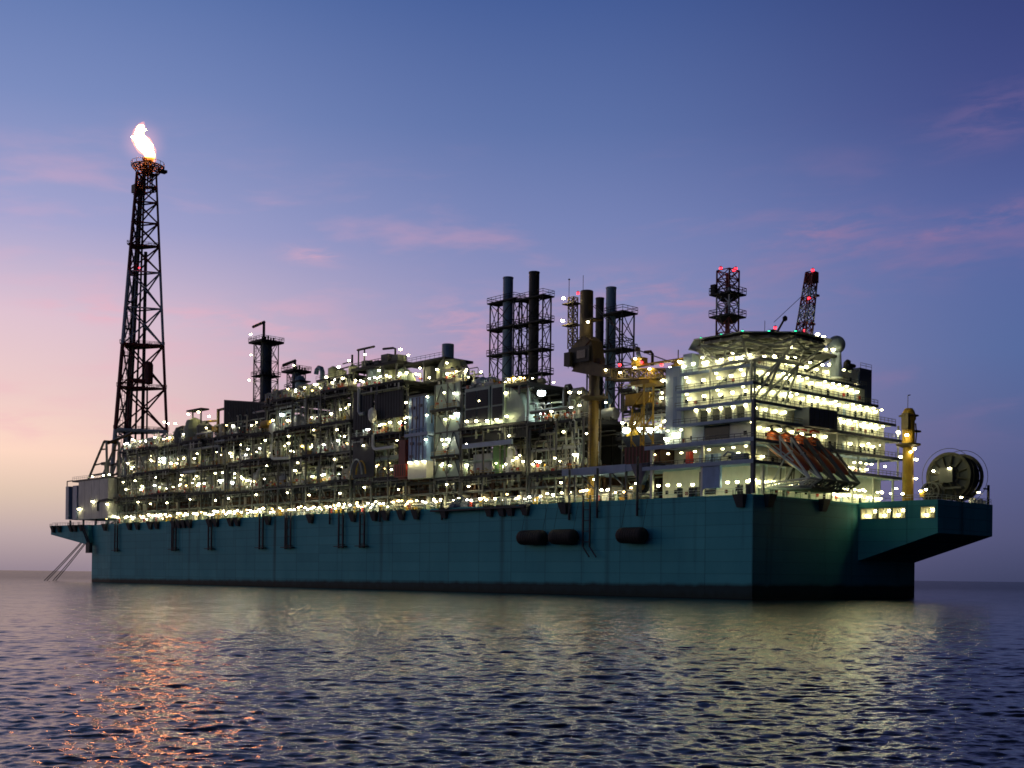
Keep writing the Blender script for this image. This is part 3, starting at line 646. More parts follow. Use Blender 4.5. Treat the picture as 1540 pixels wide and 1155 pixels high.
# flame
def flame():
    m = bpy.data.materials.new('flame_core'); m.use_nodes = True; n = m.node_tree; n.nodes.clear(); l = n.links
    t = n.nodes.new('ShaderNodeTexCoord'); s_ = n.nodes.new('ShaderNodeSeparateXYZ'); l.new(t.outputs['Object'], s_.inputs[0])
    mr = n.nodes.new('ShaderNodeMapRange'); mr.inputs[1].default_value = 0; mr.inputs[2].default_value = 6.5; l.new(s_.outputs['Z'], mr.inputs[0])
    cr = n.nodes.new('ShaderNodeValToRGB'); e = cr.color_ramp.elements
    e[0].color = (1, .22, .02, 1); e[0].position = 0; e[1].color = (1, .34, .10, 1); e[1].position = .75; l.new(mr.outputs[0], cr.inputs[0])
    st = n.nodes.new('ShaderNodeMapRange'); st.inputs[1].default_value = .5; st.inputs[2].default_value = 5; st.inputs[3].default_value = 1.6; st.inputs[4].default_value = 240; l.new(s_.outputs['Z'], st.inputs[0])
    em = n.nodes.new('ShaderNodeEmission'); l.new(cr.outputs[0], em.inputs[0]); l.new(st.outputs[0], em.inputs[1])
    o = n.nodes.new('ShaderNodeOutputMaterial'); l.new(em.outputs[0], o.inputs[0]); MATS['flame_core'] = m
    v = bpy.data.materials.new('flame_glow'); v.use_nodes = True; n = v.node_tree; n.nodes.clear(); l = n.links  # emissive volume put round the flame in place of lens bloom
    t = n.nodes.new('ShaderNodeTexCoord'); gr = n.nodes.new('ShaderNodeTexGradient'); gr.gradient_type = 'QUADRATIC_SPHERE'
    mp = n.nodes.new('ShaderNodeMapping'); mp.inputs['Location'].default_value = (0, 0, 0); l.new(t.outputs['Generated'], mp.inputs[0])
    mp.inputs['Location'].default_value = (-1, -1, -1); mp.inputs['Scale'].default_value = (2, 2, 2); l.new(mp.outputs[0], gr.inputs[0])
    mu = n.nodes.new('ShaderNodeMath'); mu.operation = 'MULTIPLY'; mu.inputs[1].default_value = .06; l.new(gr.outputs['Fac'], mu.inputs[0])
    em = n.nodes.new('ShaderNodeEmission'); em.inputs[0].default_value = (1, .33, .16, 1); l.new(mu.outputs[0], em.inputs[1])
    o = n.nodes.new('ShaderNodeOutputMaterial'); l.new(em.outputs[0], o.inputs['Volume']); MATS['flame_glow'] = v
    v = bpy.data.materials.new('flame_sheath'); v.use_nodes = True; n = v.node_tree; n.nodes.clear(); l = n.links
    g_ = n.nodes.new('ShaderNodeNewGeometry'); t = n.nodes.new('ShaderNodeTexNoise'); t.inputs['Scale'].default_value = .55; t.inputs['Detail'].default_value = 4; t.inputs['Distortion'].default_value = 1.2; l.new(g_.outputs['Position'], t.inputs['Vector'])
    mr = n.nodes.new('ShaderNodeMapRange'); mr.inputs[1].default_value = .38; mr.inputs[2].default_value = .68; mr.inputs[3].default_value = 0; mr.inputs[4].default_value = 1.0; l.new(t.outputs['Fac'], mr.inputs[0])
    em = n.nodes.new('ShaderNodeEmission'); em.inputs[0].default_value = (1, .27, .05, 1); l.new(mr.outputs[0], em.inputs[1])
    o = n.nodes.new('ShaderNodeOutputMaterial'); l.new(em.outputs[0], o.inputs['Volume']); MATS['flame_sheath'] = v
flame()
g = Thing('gas_flame', 'bright white-orange gas flame burning on top of the flare tower', 'flame', (TC.x, TC.y, TC.z+5.2))
P0 = Vector((TC.x, TC.y, TC.z+5.0))
def fl(x, z, y=0): return P0+ra*(x*.92)+va*y+Vector((0, 0, z*.9))
import mathutils
def loft(b, pts, m, n=14, seed=0):
    P = [p for p, r in pts]; vs = []
    for i, (p, r) in enumerate(pts):
        d = (P[min(i+1, len(P)-1)]-P[max(i-1, 0)]).normalized()
        a = (ra-d*ra.dot(d)).normalized(); c = d.cross(a)
        for k in range(n):
            an = 2*math.pi*k/n; k_ = .9 if m == 'flame_sheath' else .82
            q = p+a*(r*k_*math.cos(an))+c*(r*k_*.85*math.sin(an))
            q += mathutils.noise.noise_vector(q*.55+Vector((seed, 0, 0)))*min(.8, r*.4); vs.append(q)
    fs = []
    for i in range(len(P)-1):
        for k in range(n): fs.append((i*n+k, i*n+(k+1) % n, (i+1)*n+(k+1) % n, (i+1)*n+k))
    fs += [tuple(range(n-1, -1, -1)), tuple(range((len(P)-1)*n, len(P)*n))]
    b.add(vs, fs, m)
b = MB()
loft(b, [(fl(.7, 0), 1.7), (fl(.8, 1.2), 1.9), (fl(.9, 2.4), 2.0), (fl(.5, 3.8), 2.4), (fl(-.6, 5.2), 2.9), (fl(-2.0, 7.0), 3.0), (fl(-3.2, 8.8), 2.7), (fl(-3.7, 10.4), 1.9), (fl(-3.5, 11.8), 1.7), (fl(-3.2, 13.2), 1.8), (fl(-2.9, 14.3), 1.3), (fl(-2.2, 15.0), .4)], 'flame_core')
loft(b, [(fl(-2.6, 7.4), 2.0), (fl(-4.2, 8.6), 1.5), (fl(-5.6, 9.4), .9), (fl(-6.8, 9.6), .25)], 'flame_core', 10, 5)
loft(b, [(fl(-3.2, 12.8), 1.1), (fl(-2.0, 13.2), .8), (fl(-.9, 13.2), .2)], 'flame_core', 8, 9)
g.part('burning_gas', b, smooth=True)
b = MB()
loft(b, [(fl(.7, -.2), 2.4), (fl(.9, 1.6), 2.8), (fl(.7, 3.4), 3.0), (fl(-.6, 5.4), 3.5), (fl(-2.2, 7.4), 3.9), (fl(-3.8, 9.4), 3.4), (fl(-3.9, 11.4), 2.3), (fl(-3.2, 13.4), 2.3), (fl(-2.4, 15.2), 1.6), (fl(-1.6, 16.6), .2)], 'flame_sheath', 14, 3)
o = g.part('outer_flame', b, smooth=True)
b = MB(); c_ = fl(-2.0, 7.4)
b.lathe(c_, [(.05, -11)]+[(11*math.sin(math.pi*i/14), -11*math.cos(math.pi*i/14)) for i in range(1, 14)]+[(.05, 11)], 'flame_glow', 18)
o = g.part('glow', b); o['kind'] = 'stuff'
# ------------------------------------------------------------------ process modules
PAL = ['pipe_grey', 'galvanised', 'olive', 'cream', 'pipe_grey', 'olive', 'frame_grey', 'clad_green']
def vessel_v(t, s, z, r, h, m):
    b = MB(); b.lathe((t, s, z), [(r*.75, 0), (r*.75, .5), (r, .6), (r, h-r*.5), (r*.85, h-r*.2), (r*.45, h), (.18, h+.05), (.18, h+.8)], m, 12)
    b.tube((t, s-r, z+h*.4), (t, s-r-.9, z+h*.4), .2, m, 6); b.box(t-r-.35, t-r, s-.6, s+.6, z+h*.55, z+h*.6, 'frame_grey')
    return b
def vessel_h(t, s, z, r, L, m):
    b = MB(); y = z+r+.7
    b.lathe((t, s, y), [(.1, 0), (r*.6, .12), (r*.93, .45), (r, .8), (r, L-.8), (r*.93, L-.45), (r*.6, L-.12), (.1, L)], m, 14, 's')
    for q in (.22, .78): b.box(t-r*.8, t+r*.8, s+L*q-.2, s+L*q+.2, z, y-r*.4, 'frame_grey')
    b.tube((t, s+L*.5, y+r*.9), (t, s+L*.5, y+r+.9), .22, m, 6)
    return b
def skid(t, s, z, a, c, h, m):
    b = MB(); b.box(t, t+a, s, s+c, z+.2, z+h, m); b.box(t-.1, t+a+.1, s-.1, s+c+.1, z, z+.2, 'frame_grey')
    b.box(t+.2, t+a*.7, s+.2, s+c*.6, z+h, z+h+.35, 'frame_grey')
    for k in range(int(c/.8)): b.box(t-.05, t, s+.15+k*.8, s+.22+k*.8, z+.3, z+h-.1, 'frame_grey')
    return b
def module(label, s0, s1, levels, top, ranges={}, t0=4, t1=34, seed=1, pitch=7.5, lampd=4.0, dens=1.5, skip=(), brace=.5, rows=(5.2, 9.5, 15), lampmax=99, legs_from=ZD):
    S0, S1_ = s0, s1
    rr = random.Random(seed); g = Thing('process_module', label, 'plant module', (t0, (s0+s1)/2, legs_from), 'process modules along the deck')
    ncol = max(2, round((s1-s0)/pitch)+1); cs = [s0+(s1-s0)*i/(ncol-1) for i in range(ncol)]
    for t in (t1-.4, (t0+t1)/2, t0+.4):
        b = MB()
        for s in cs:
            zz = max(z for k, z in enumerate(levels) if ranges.get(k, (s0, s1))[0]-.5 <= s <= ranges.get(k, (s0, s1))[1]+.5)
            b.box(t-.2, t+.2, s-.2, s+.2, legs_from, zz, 'frame_grey')
        for z in levels[:-1]: b.box(t-.2, t+.2, s0, s1, z-.75, z-.4, 'frame_grey')
        if t != t0+.4: g.part('column_row', b)
    lv = [legs_from]+list(levels)
    for i in range(len(cs)-1):
        for k in range(len(lv)-1):
            x = rr.random()
            if x < brace*.5: b.beam((t0+.3, cs[i], lv[k]), (t0+.3, cs[i+1], lv[k+1]-.5), .22, 'frame_grey')
            elif x < brace: b.beam((t0+.3, cs[i+1], lv[k]), (t0+.3, (cs[i]+cs[i+1])/2, lv[k+1]-.5), .22, 'frame_grey'); b.beam((t0+.3, cs[i], lv[k]), (t0+.3, (cs[i]+cs[i+1])/2, lv[k+1]-.5), .22, 'frame_grey')
    g.part('steel_frame', b)
    nl = 0
    for k, z in enumerate(levels):
        last = k == len(levels)-1; zt = levels[k+1] if not last else top
        if k in ranges: s0, s1 = ranges[k]
        else: s0, s1 = S0, S1_
        cuts = [s0+rr.uniform(-.6, .4)]
        while cuts[-1] < s1-16: cuts.append(cuts[-1]+rr.uniform(9, 20))
        cuts.append(s1+rr.uniform(-.4, .6)); hb = MB()
        for j0, j1 in zip(cuts[:-1], cuts[1:]):
            ft = t0-rr.uniform(-1.2, 1.6); dz = rr.choice([0, 0, 0, .35, -.35, .6, -.7])
            b = MB(); b.box(ft, t1, j0, j1, z+dz-.3, z+dz, 'deck_steel'); b.box(ft-.12, ft+.12, j0, j1, z+dz-.55, z+dz+.1, 'dark_steel')
            s = j0
            while s < j1-.3: b.box(ft+.2, t1, s, s+.22, z+dz-.9, z+dz-.3, 'dark_steel'); s += 2.5
            for q in range(4): b.tube((ft+.3+q*.5, j0, z-1.2-.3*(q % 3)), (ft+.3+q*.5, j1, z-1.2-.3*(q % 3)), rr.uniform(.1, .25), rr.choice(['dark_steel', 'rust', 'frame_grey', 'pipe_grey', 'olive']), 6)
            s = j0+rr.uniform(.3, 2)
            while s < j1-.5:          # hangers and drop pipes below the edge
                hl = rr.uniform(.8, 3.2); b.box(ft+.1, ft+.25, s, s+rr.choice([.1, .16, .3, .6]), z+dz-hl, z+dz-.3, rr.choice(['dark_steel', 'frame_grey', 'dark_steel', 'olive', 'pipe_grey'])); s += rr.uniform(.5, 2.4)
            g.part('deck_level', b)
            s = j0
            while s < j1-1.5:
                e = min(j1, s+rr.uniform(4, 10)); hb.rail((ft, s, z+dz), (ft, e, z+dz), step=2.0, m=rr.choice(['galvanised', 'galvanised', 'frame_grey', 'yellow'])); s = e+rr.uniform(0, 2.2)
        b = hb
        g.part('handrail', b)
        H = (zt-z); b = MB()
        # horizontal pipe runs
        for q in range(int((s1-s0)*.22*dens)+4):
            t = rr.uniform(t0+.3, t0+9); zz = z+rr.uniform(.25, .85)*H; a = rr.uniform(s0, s1-6); L_ = rr.uniform(5, 22); e = min(s1, a+L_); r = rr.choice([.12, .16, .22, .3, .42])
            m = rr.choice(PAL)
            pts = [(t, a, zz), (t, e, zz)]
            if rr.random() < .6: pts = [(t, a, z+.2), (t, a, zz-.4), (t, a+.4, zz), (t, e-.4, zz), (t, e, zz-.4), (t, e, z+.2 if rr.random() < .5 else zz-1.5)]
            if last and zz > z+.6*H: pts = [(t, a, z+.2), (t, a, zz-.3), (t, a+.3, zz), (t, min(e, a+5), zz)]
            b.path(pts, r, m, 6)
        for q in range(int((s1-s0)*1.1*dens)):   # standing pipes
            t = rr.uniform(t0+.4, t0+7); s = rr.uniform(s0+.5, s1-.5); r = rr.choice([.09, .12, .16, .24]); hz = z+H*rr.uniform(.35, 1.0)*(1 if not last else .75)
            b.path([(t, s, z), (t, s, hz-.3), (t, s+.25, hz), (t, s+rr.uniform(.5, 2), hz)], r, rr.choice(PAL), 6)
            if rr.random() < .5: b.lathe((t, s, z+rr.uniform(.8, 1.8)), [(r*1.2, -.2), (r*2.4, -.15), (r*2.4, .15), (r*1.2, .2)], rr.choice(['yellow', 'red', 'galvanised', 'rust', 'cream']), 8)
        for q in range(int((s1-s0)*.8*dens)):   # small junction boxes, valves, hydrant red bits
            t = rr.uniform(t0, t0+2.5); s = rr.uniform(s0+.5, s1-1.2); zz = z+rr.uniform(.2, 1.6)
            b.box(t, t+.3, s, s+rr.uniform(.3, .9), zz, zz+rr.uniform(.3, .9), rr.choice(['cream', 'galvanised', 'yellow', 'red', 'orange', 'white_paint', 'olive']))
        g.part('pipework', b)
        b = MB()                               # interior floor beams, ducts and cable trays deeper in
        for q in range(4):
            t = t0+4+q*6; zz = z+H*rr.uniform(.55, .85)
            if not last: b.box(t, t+.9, s0, s1, zz, zz+.25, 'frame_grey')
        if not last: b.box(t1-1, t1-.7, s0, s1, z, zt, 'dark_steel')
        if b.v: g.part('cable_tray', b)
        s = s0+.8
        while s < s1-3:
            t = rr.choice(rows); x = rr.random(); m = rr.choice(PAL); hm = H*.8 if not last else H
            if any(a < s+1.5 < c and kk == k for a, c, kk in skip): s += 2; continue
            if x < .3: r = rr.uniform(.6, 1.5); h = min(hm, rr.uniform(2.6, 6)); g.part('vessel', vessel_v(t+r, s+r, z, r, h, m), smooth=False); s += 2*r+rr.uniform(.4, 2)/dens
            elif x < .5: r = rr.uniform(.6, min(1.5, H*.25)); L_ = rr.uniform(4, 7); L_ = min(L_, s1-s); g.part('vessel', vessel_h(t+r, s, z, r, L_, m)); s += L_+rr.uniform(.3, 1.5)/dens
            elif x < .85: a, c, h = rr.uniform(1.5, 3), rr.uniform(1.5, 4), rr.uniform(1.3, min(hm, 4.2)); g.part('skid', skid(t, s, z, a, c, h, m)); s += c+rr.uniform(.3, 2)/dens
            else: s += rr.uniform(1, 3)
        s = s0+rr.uniform(.3, 2)
        while s < s1-.5 and nl < lampmax:
            hz = z+min(H*.62, rr.choice([2.3, 2.5, 2.7, 3.0, 3.4, 4.2])); t = t0+rr.choice([-.3, 0, .4, 1.2, 2.2, 3.4, 4.5])
            me = rr.choice([LM, LM, LM, LM, LM_WHITE, LM_WHITE, LM_WARM, LM_BIG])
            if rr.random() < .025: me = LM_COOL
            g.inst('floodlight', me, t, s, hz, sc_=rr.choice([.65, .8, 1, 1, 1.25])); nl += 1
            if rr.random() < .12: g.inst('floodlight', LM, t+rr.uniform(-.2, .4), s+rr.uniform(.8, 1.3), hz+rr.uniform(-.6, .5)); nl += 1
            s += lampd*rr.choice([.2, .3, .3, .45, .6, .9, 1.4, 2.6])
        s = s0+rr.uniform(1, 4)  # fill lamps added deep inside to brighten the equipment
        while s < s1-1 and nl < lampmax:
            g.inst('floodlight', LM, t0+rr.uniform(5, 12), s, z+H*rr.uniform(.5, .78), sc_=.9); nl += 1; s += rr.uniform(7, 13)
        # a few lamps low under the deck edge, lighting the level below
        s = s0+rr.uniform(3, 8)
        while s < s1-2 and nl < lampmax:
            g.inst('floodlight', LM, t0+rr.uniform(-.6, .6), s, z-rr.uniform(1.6, 3.4)); nl += 1; s += rr.uniform(9, 20)
    return g
m1 = module('long low module of four lit pipe decks nearest the flare tower', 206, 283, (30.2, 38.4, 47.2), 53, t0=3.5, seed=11, lampd=4.0)
m2 = module('broad module of stacked pipe decks carrying the dark ribbed box housing', 138, 204.5, (29.6, 38.0, 46.6, 55.0), 60, {3: (138, 183)}, t0=3.6, seed=12, lampd=4.3)
m3 = module('narrow module faced with big black wall panels left of the blue stair tower', 113.5, 136.5, (29.4, 41.2, 54.0), 58.5, t0=4, seed=13, lampd=3)
m4 = module('grey-green scaffolded module right beside the blue stair tower', 92, 102, (28.6, 34.5, 40.4, 46.2, 52.0), 57.5, t0=4.2, seed=14, lampd=2.8, pitch=5, brace=1, dens=2)
m5 = module('turbine module with black louvred cabinets over an open equipment bay', 67.5, 91, (28.2, 40.0, 49.2), 51, t0=4, seed=15, lampd=3.2, skip=((66, 92, 1),))
m6 = module('module of pipe decks below the exhaust stacks left of the yellow crane', 49.5, 66.8, (27.8, 39.4), 46, t0=4.2, seed=16, lampd=2.3, dens=1.9)
m7 = module('yellow-lit module behind the boom rest left of the living quarters', 22.5, 44, (27.4, 34.5, 40.5, 46.0), 47.5, t0=11, t1=36, seed=17, lampd=2.3, rows=(12, 16, 20), dens=1.9)
def P(g, name, fn, label=None, smooth=False):
    b = MB(); fn(b); return g.part(name, b, label=label, smooth=smooth)
# black wall panels and other big pieces on module three
def f(b):
    for (s0, s1, z0, z1) in ((127.6, 136.6, 43.2, 53.6), (114.2, 126.8, 45.2, 52.4)):
        b.box(3.7, 4.1, s0, s1, z0, z1, 'clad_dark')
        for k in range(int((s1-s0)/1.2)): b.box(3.62, 3.7, s0+.2+k*1.2, s0+.5+k*1.2, z0, z1, 'dark_steel')
    b.box(3.9, 4.3, 127, 136.8, 30.2, 40.4, 'clad_dark')
P(m3, 'wall_panel', f)
def f(b): b.path([(3.4, 133.5, 54.5), (3.4, 133.5, 48.2), (3.4, 132.8, 47.4), (3.4, 131, 47.4)], .45, 'galvanised', 9)
P(m3, 'vent_pipe', f)
def f(b):
    b.path([(2.6, 125.7, 41.2), (2.6, 125.7, 38.2), (2.6, 125.2, 37.5), (2.6, 124.4, 37.2), (2.6, 116.2, 37.3)], .42, 'white_paint', 10)
    b.tube((2.5, 126.3, 41), (2.5, 126.3, 46), .3, 'clad_dark', 7)
P(m3, 'vent_pipe', f, label='white bent vent pipe')
def f(b): b.lathe((2.4, 125.9, 46.4), [(.3, -2), (1.0, -1.2), (1.15, 0), (1.0, 1.3), (.3, 2.0)], 'white_paint', 12)
P(m3, 'vent_cowl', f, label='pale oval vent cowl on a post')
def f(b):
    b.box(3.3, 6, 112.6, 115.4, 28.8, 39, 'red_dark'); b.box(2.8, 5, 111.5, 116.6, 29.4, 32.6, 'red')
    for k in range(5): b.box(2.7, 2.8, 111.7+k, 112.0+k, 29.6, 32.4, 'rust')
P(m3, 'fire_skid', f, label='red painted pump skid')
def f(b):
    pts = [(3.2, 134.2+2.6*math.cos(a), 31+4.2*math.sin(a)) for a in [math.pi*i/10 for i in range(11)]]; b.path(pts, .22, 'galvanised', 7)
    pts = [(3.2, 132+2.2*math.cos(a), 31+3.6*math.sin(a)) for a in [math.pi*i/10 for i in range(11)]]; b.path(pts, .2, 'yellow', 7)
P(m3, 'hose_loop', f)
def f(b):   # tall green vessels with the high platform
    b.lathe((9, 132.5, 54), [(3.2, 0), (3.2, 5.6), (2.4, 6.4), (.3, 6.8)], 'clad_green', 16); b.lathe((9, 126.4, 54), [(2.2, 0), (2.2, 5), (.3, 5.7)], 'olive', 12)
    b.lathe((9, 121, 54), [(1.7, 0), (1.7, 4.6), (.3, 5.4)], 'clad_green', 12)
P(m3, 'tall_vessel', f)
def f(b):
    b.box(5.6, 13, 119.5, 140.5, 60.0, 60.8, 'dark_steel'); b.rail((5.6, 119.5, 60.8), (5.6, 140.5, 60.8), 1.3, 'frame_grey', 1.4, .06)
    for s in (120, 126, 133, 139.6): b.box(5.8, 6.2, s, s+.5, 54, 60, 'frame_grey')
    for s, w_, h_ in ((121, 2.6, 1.9), (125.4, 3.2, 2.6), (130, 1.8, 1.4), (135.4, 2.2, 2.0)): b.box(7, 10, s, s+w_, 60.8, 60.8+h_, 'frame_grey')

    for s in (137.6, 140.4): b.beam((8, s, 59), (8, s, 66.5), .35, 'dark_steel')
    b.beam((8, 141, 66.4), (8, 133, 66.4), .45, 'dark_steel'); b.beam((8, 140.4, 62), (8, 134, 62.6), .3, 'dark_steel'); b.box(7.4, 9.4, 134.5, 138, 61.4, 62, 'dark_steel'); b.box(7, 11, 133.5, 141, 60.0, 60.5, 'dark_steel')
    b.path([(8, 123.5, 60.6), (8, 123.5, 64.6), (8, 124.5, 64.9), (8, 129, 65.2)], .3, 'dark_steel', 6)
    for s in range(120, 134, 3): b.tube((8.5, s, 60.6), (8.5, s, 60.6+R.uniform(.8, 2)), .35, 'olive', 7)
P(m3, 'top_platform', f)
for s, z in ((136.5, 64.6), (120.5, 64), (130, 59.4), (132, 58.2)): m3.inst('floodlight', LM_BIG, 7.4, s, z)
# module two extras
def f(b): b.path([(2.8, 177, 42.4), (2.8, 177, 39), (2.8, 176.5, 38.2), (2.8, 175.6, 37.9), (2.8, 167, 37.6)], .42, 'white_paint', 10)
P(m2, 'vent_pipe', f, label='white bent vent pipe')
def f(b): b.tube((2.7, 176.4, 42.6), (2.7, 176.4, 45.6), .28, 'galvanised', 7); b.lathe((2.7, 176.2, 47), [(.3, -1.8), (.95, -1), (1.1, 0), (.95, 1), (.3, 1.7)], 'white_paint', 12)
P(m2, 'vent_cowl', f, label='pale oval vent cowl on a post')
def f(b): b.lathe((3.2, 180.5, 48.6), [(.2, -2.2), (1.0, -1.9), (1.2, -1), (1.2, 1.5), (1.0, 2.2), (.2, 2.5)], 'yellow', 12, 's')
P(m2, 'tank', f, label='small yellow tank')
def f(b):
    for s in (184, 182): b.path([(3, s+2.2*math.cos(a), 31.2+4.0*math.sin(a)) for a in [math.pi*i/10 for i in range(7)]], .2, 'galvanised' if s == 184 else 'olive', 7)
P(m2, 'hose_loop', f)
def f(b):
    for s0, h in ((150, 2.2), (154.2, 3.4), (144, 2.6)): b.lathe((9, s0, 59.5), [(1.5, 0), (1.5, h), (.3, h+.7)], 'olive', 12)
    b.path([(9.5, 160.5, 55), (9.5, 160.5, 62.8), (9.5, 161, 63.8), (9.5, 162.3, 64.2), (9.5, 163.4, 63.6), (9.5, 163.7, 62.4)], .7, 'flue_blue', 9)
    for s in range(158, 186, 3): b.box(6, 14, s, s+1.7, 55.3, 56.6, 'frame_grey'); b.path([(5.6, s, 56), (5.6, s, 58.2), (6.5, s, 58.6), (12, s, 58.8)], .28, 'galvanised', 6)
    b.box(5, 15, 140, 157, 59.0, 59.4, 'dark_steel'); b.rail((5, 140, 59.4), (5, 157, 59.4), 1.1, 'frame_grey')
    for s in (141, 147, 153): b.box(5.2, 5.6, s, s+.4, 55, 59, 'frame_grey')
    b.box(8, 8.4, 143.5, 143.9, 59, 65.5, 'dark_steel'); b.beam((8, 143.7, 62.3), (8, 151, 62.0), .3, 'dark_steel'); b.beam((8, 143.7, 63.6), (8, 148, 63.4), .25, 'dark_steel')
P(m2, 'roof_cooler', f)
for s, z in ((141, 63.2), (146, 62), (152, 59.8), (158, 58.4), (163, 58), (168, 57.4), (149, 58), (172, 58.6)): m2.inst('floodlight', LM_BIG if z > 59 else LM, 5.2, s, z)
# module one extras
def f(b):
    b.lathe((7, 240, 47.4), [(3.2, 0), (3.2, 3), (2.4, 5.2), (.4, 6)], 'frame_grey', 14); b.lathe((7, 232, 47.4), [(3.6, 0), (3.6, 4), (2.6, 7), (.4, 8)], 'olive', 14); b.lathe((7, 225, 47.4), [(2.6, 0), (2.6, 4.6), (.4, 6.4)], 'frame_grey', 14)
P(m1, 'tall_vessel', f)
def f(b):
    b.box(6, 9, 226, 236, 57.6, 58.1, 'dark_steel'); b.box(6.5, 6.9, 232.6, 233, 53, 57.6, 'frame_grey'); b.box(6.5, 6.9, 227, 227.4, 53, 57.6, 'frame_grey')
P(m1, 'canopy', f)
def f(b):
    b.box(7.2, 7.9, 217, 217.8, 47.4, 57, 'yellow'); b.beam((7.5, 217.4, 56.6), (7.5, 211, 56.8), .6, 'crane_dark'); b.box(6.4, 8.6, 216, 219.5, 49.5, 51.4, 'yellow'); b.beam((7.5, 226, 53.6), (7.5, 217, 53.2), .5, 'yellow')
P(m1, 'jib_hoist', f, label='small yellow jib hoist')
def f(b): b.box(2.9, 3.3, 224, 232, 36.6, 37.3, 'blue_white')
P(m1, 'sign_beam', f)
for s, z in ((252, 55.6), (249, 54.8), (235, 56.8), (228, 56.9), (244, 54.4), (221, 54.8)): m1.inst('floodlight', LM_BIG, 6.2, s, z)
# module four to six extras
def f(b):
    b.box(8, 22, 95, 118, 53.8, 54.4, 'dark_steel'); b.lathe((12, 104, 54.4), [(4.4, 0), (4.4, 2.6), (3.2, 5.0), (.5, 5.6)], 'olive', 14); b.lathe((12, 112, 54.4), [(2.4, 0), (2.4, 4.2), (.5, 5)], 'frame_grey', 12)
    b.box(8, 18, 103, 120, 59.4, 60, 'dark_steel'); b.rail((8, 103, 60), (8, 120, 60), 1.2, 'dark_steel')
    for s in (103, 111, 119.5): b.box(8, 8.4, s, s+.4, 54, 60, 'frame_grey')
    for s in range(96, 103, 2): b.path([(9, s, 54.4), (9, s, 56.5), (9, s+1, 57)], .3, 'dark_steel', 6)
P(m4, 'roof_equipment', f)
def f(b): b.tube((14, 108.6, 60), (14, 108.6, 64.6), 1.6, 'flue_blue', 12)
P(m4, 'short_flue', f)
for s, z in ((117, 62), (112, 58), (115, 55.5), (108, 55), (101, 58), (98, 55), (95, 54.6), (113.5, 56.6), (105, 56.8), (92.5, 53.4)): m4.inst('floodlight', LM, 7.4, s, z)
def f(b):
    b.box(4.6, 5, 92, 102.4, 28.6, 52, 'clad_green')
P(m4, 'mesh_wall', f)
for nm, s0, s1 in (('a', 80.6, 89), ('b', 75.4, 79.2)):
    def f(b):
        b.box(3.7, 8, s0-.4, s1+.4, 40.2, 49.6, 'clad_green')
        for (z0, z1) in ((41.0, 44.4), (44.8, 48.8)):
            n_ = 2 if s1-s0 > 5 else 1
            for q in range(n_):
                a = s0+(s1-s0)*q/n_+.15; c = s0+(s1-s0)*(q+1)/n_-.15
                b.box(3.55, 3.68, a, c, z0, z1, 'clad_dark')
                for k in range(10): b.box(3.5, 3.55, a, c, z0+(z1-z0)*k/10, z0+(z1-z0)*k/10+.08, 'dark_steel')
    P(m5, 'louvred_cabinet', f)
def f(b):
    pr = []
    for i in range(13): a = math.pi/2*i/12; pr.append((74.6-6.4*(1-math.cos(a)) if 0 else 68.2+6.6*math.cos(a)*1.0, 40.2+8.2*math.sin(a)))
    # curved intake hood: quarter-round profile
    poly = [(74.8, 40.2), (74.8, 48.6)]+[(74.8-6.6*math.sin(math.pi/2*i/10), 40.2+8.4*math.cos(math.pi/2*i/10)) for i in range(11)]
    b.profile(poly[:1]+poly[2:], 4.2, 10, 'clad_green')
P(m5, 'intake_hood', f, label='pale green curved intake hood')
def f(b):
    b.lathe((9, 84.5, 51.2), [(.3, 0), (1.6, .1), (1.7, .5), (1.7, 6.6), (1.6, 7), (.3, 7.1)], 'dome', 14, 's'); b.lathe((7.5, 87.2, 51), [(2.0, 0), (2.0, 1.0), (.4, 1.9)], 'dome', 12); b.box(6, 11, 91.6, 94, 50, 52.3, 'dark_steel')
P(m5, 'silencer_drum', f, label='pale blue silencer drum')
def f(b): b.box(2.7, 3.2, 71.2, 89, 34.9, 36.0, 'blue_white')
P(m5, 'crane_beam', f, label='pale blue horizontal beam')
def f(b): b.box(5, 7, 76.6, 80.2, 28.4, 35, 'green')
P(m5, 'cabinet', f, label='green cabinet')
def f(b): b.box(5.5, 8, 81, 88, 29, 33.6, 'pipe_grey'); b.lathe((6, 74.6, 28.3), [(1.6, 0), (1.6, 3), (1.1, 4), (1.1, 6), (.3, 6.6)], 'white_paint', 12); b.box(4.6, 5, 67.5, 91, 36.5, 39.2, 'dark_steel')
P(m5, 'generator', f)
for s in (87.5, 84, 80, 76.5, 73): m5.inst('floodlight', LM_BIG, 2.8, s, 43.0+R.uniform(-1.2, -.4)-.9)
def f(b):
    b.path([(8, 59, 40), (8, 59, 46.5), (8, 58.4, 47.6), (8, 57.4, 47.6), (8, 57, 46.8)], .55, 'flue_dark', 9); b.path([(8, 56.5, 40), (8, 56.5, 44.5), (8, 55.5, 46), (8, 53.5, 46), (8, 52.4, 44.6), (8, 52.3, 40)], 1.0, 'frame_grey', 10)
P(m6, 'gooseneck_vent', f)
m6.inst('floodlight', LM_COOL, 4.4, 63, 46.2, sc_=1.6); m6.inst('floodlight', LM_BIG, 4.2, 50.6, 45)
def f(b):
    b.lathe((13.5, 27, 30.2), [(.4, 0), (3.2, .5), (4.4, 2.6), (4.4, 13), (3.2, 15), (.4, 15.4)], 'clad_dark', 16, 's')
    b.profile([(28, 34.6), (42.5, 34.6), (38.5, 29.4), (31, 29.4)], 9.5, 12, 'clad_dark')
P(m7, 'large_vessel', f)
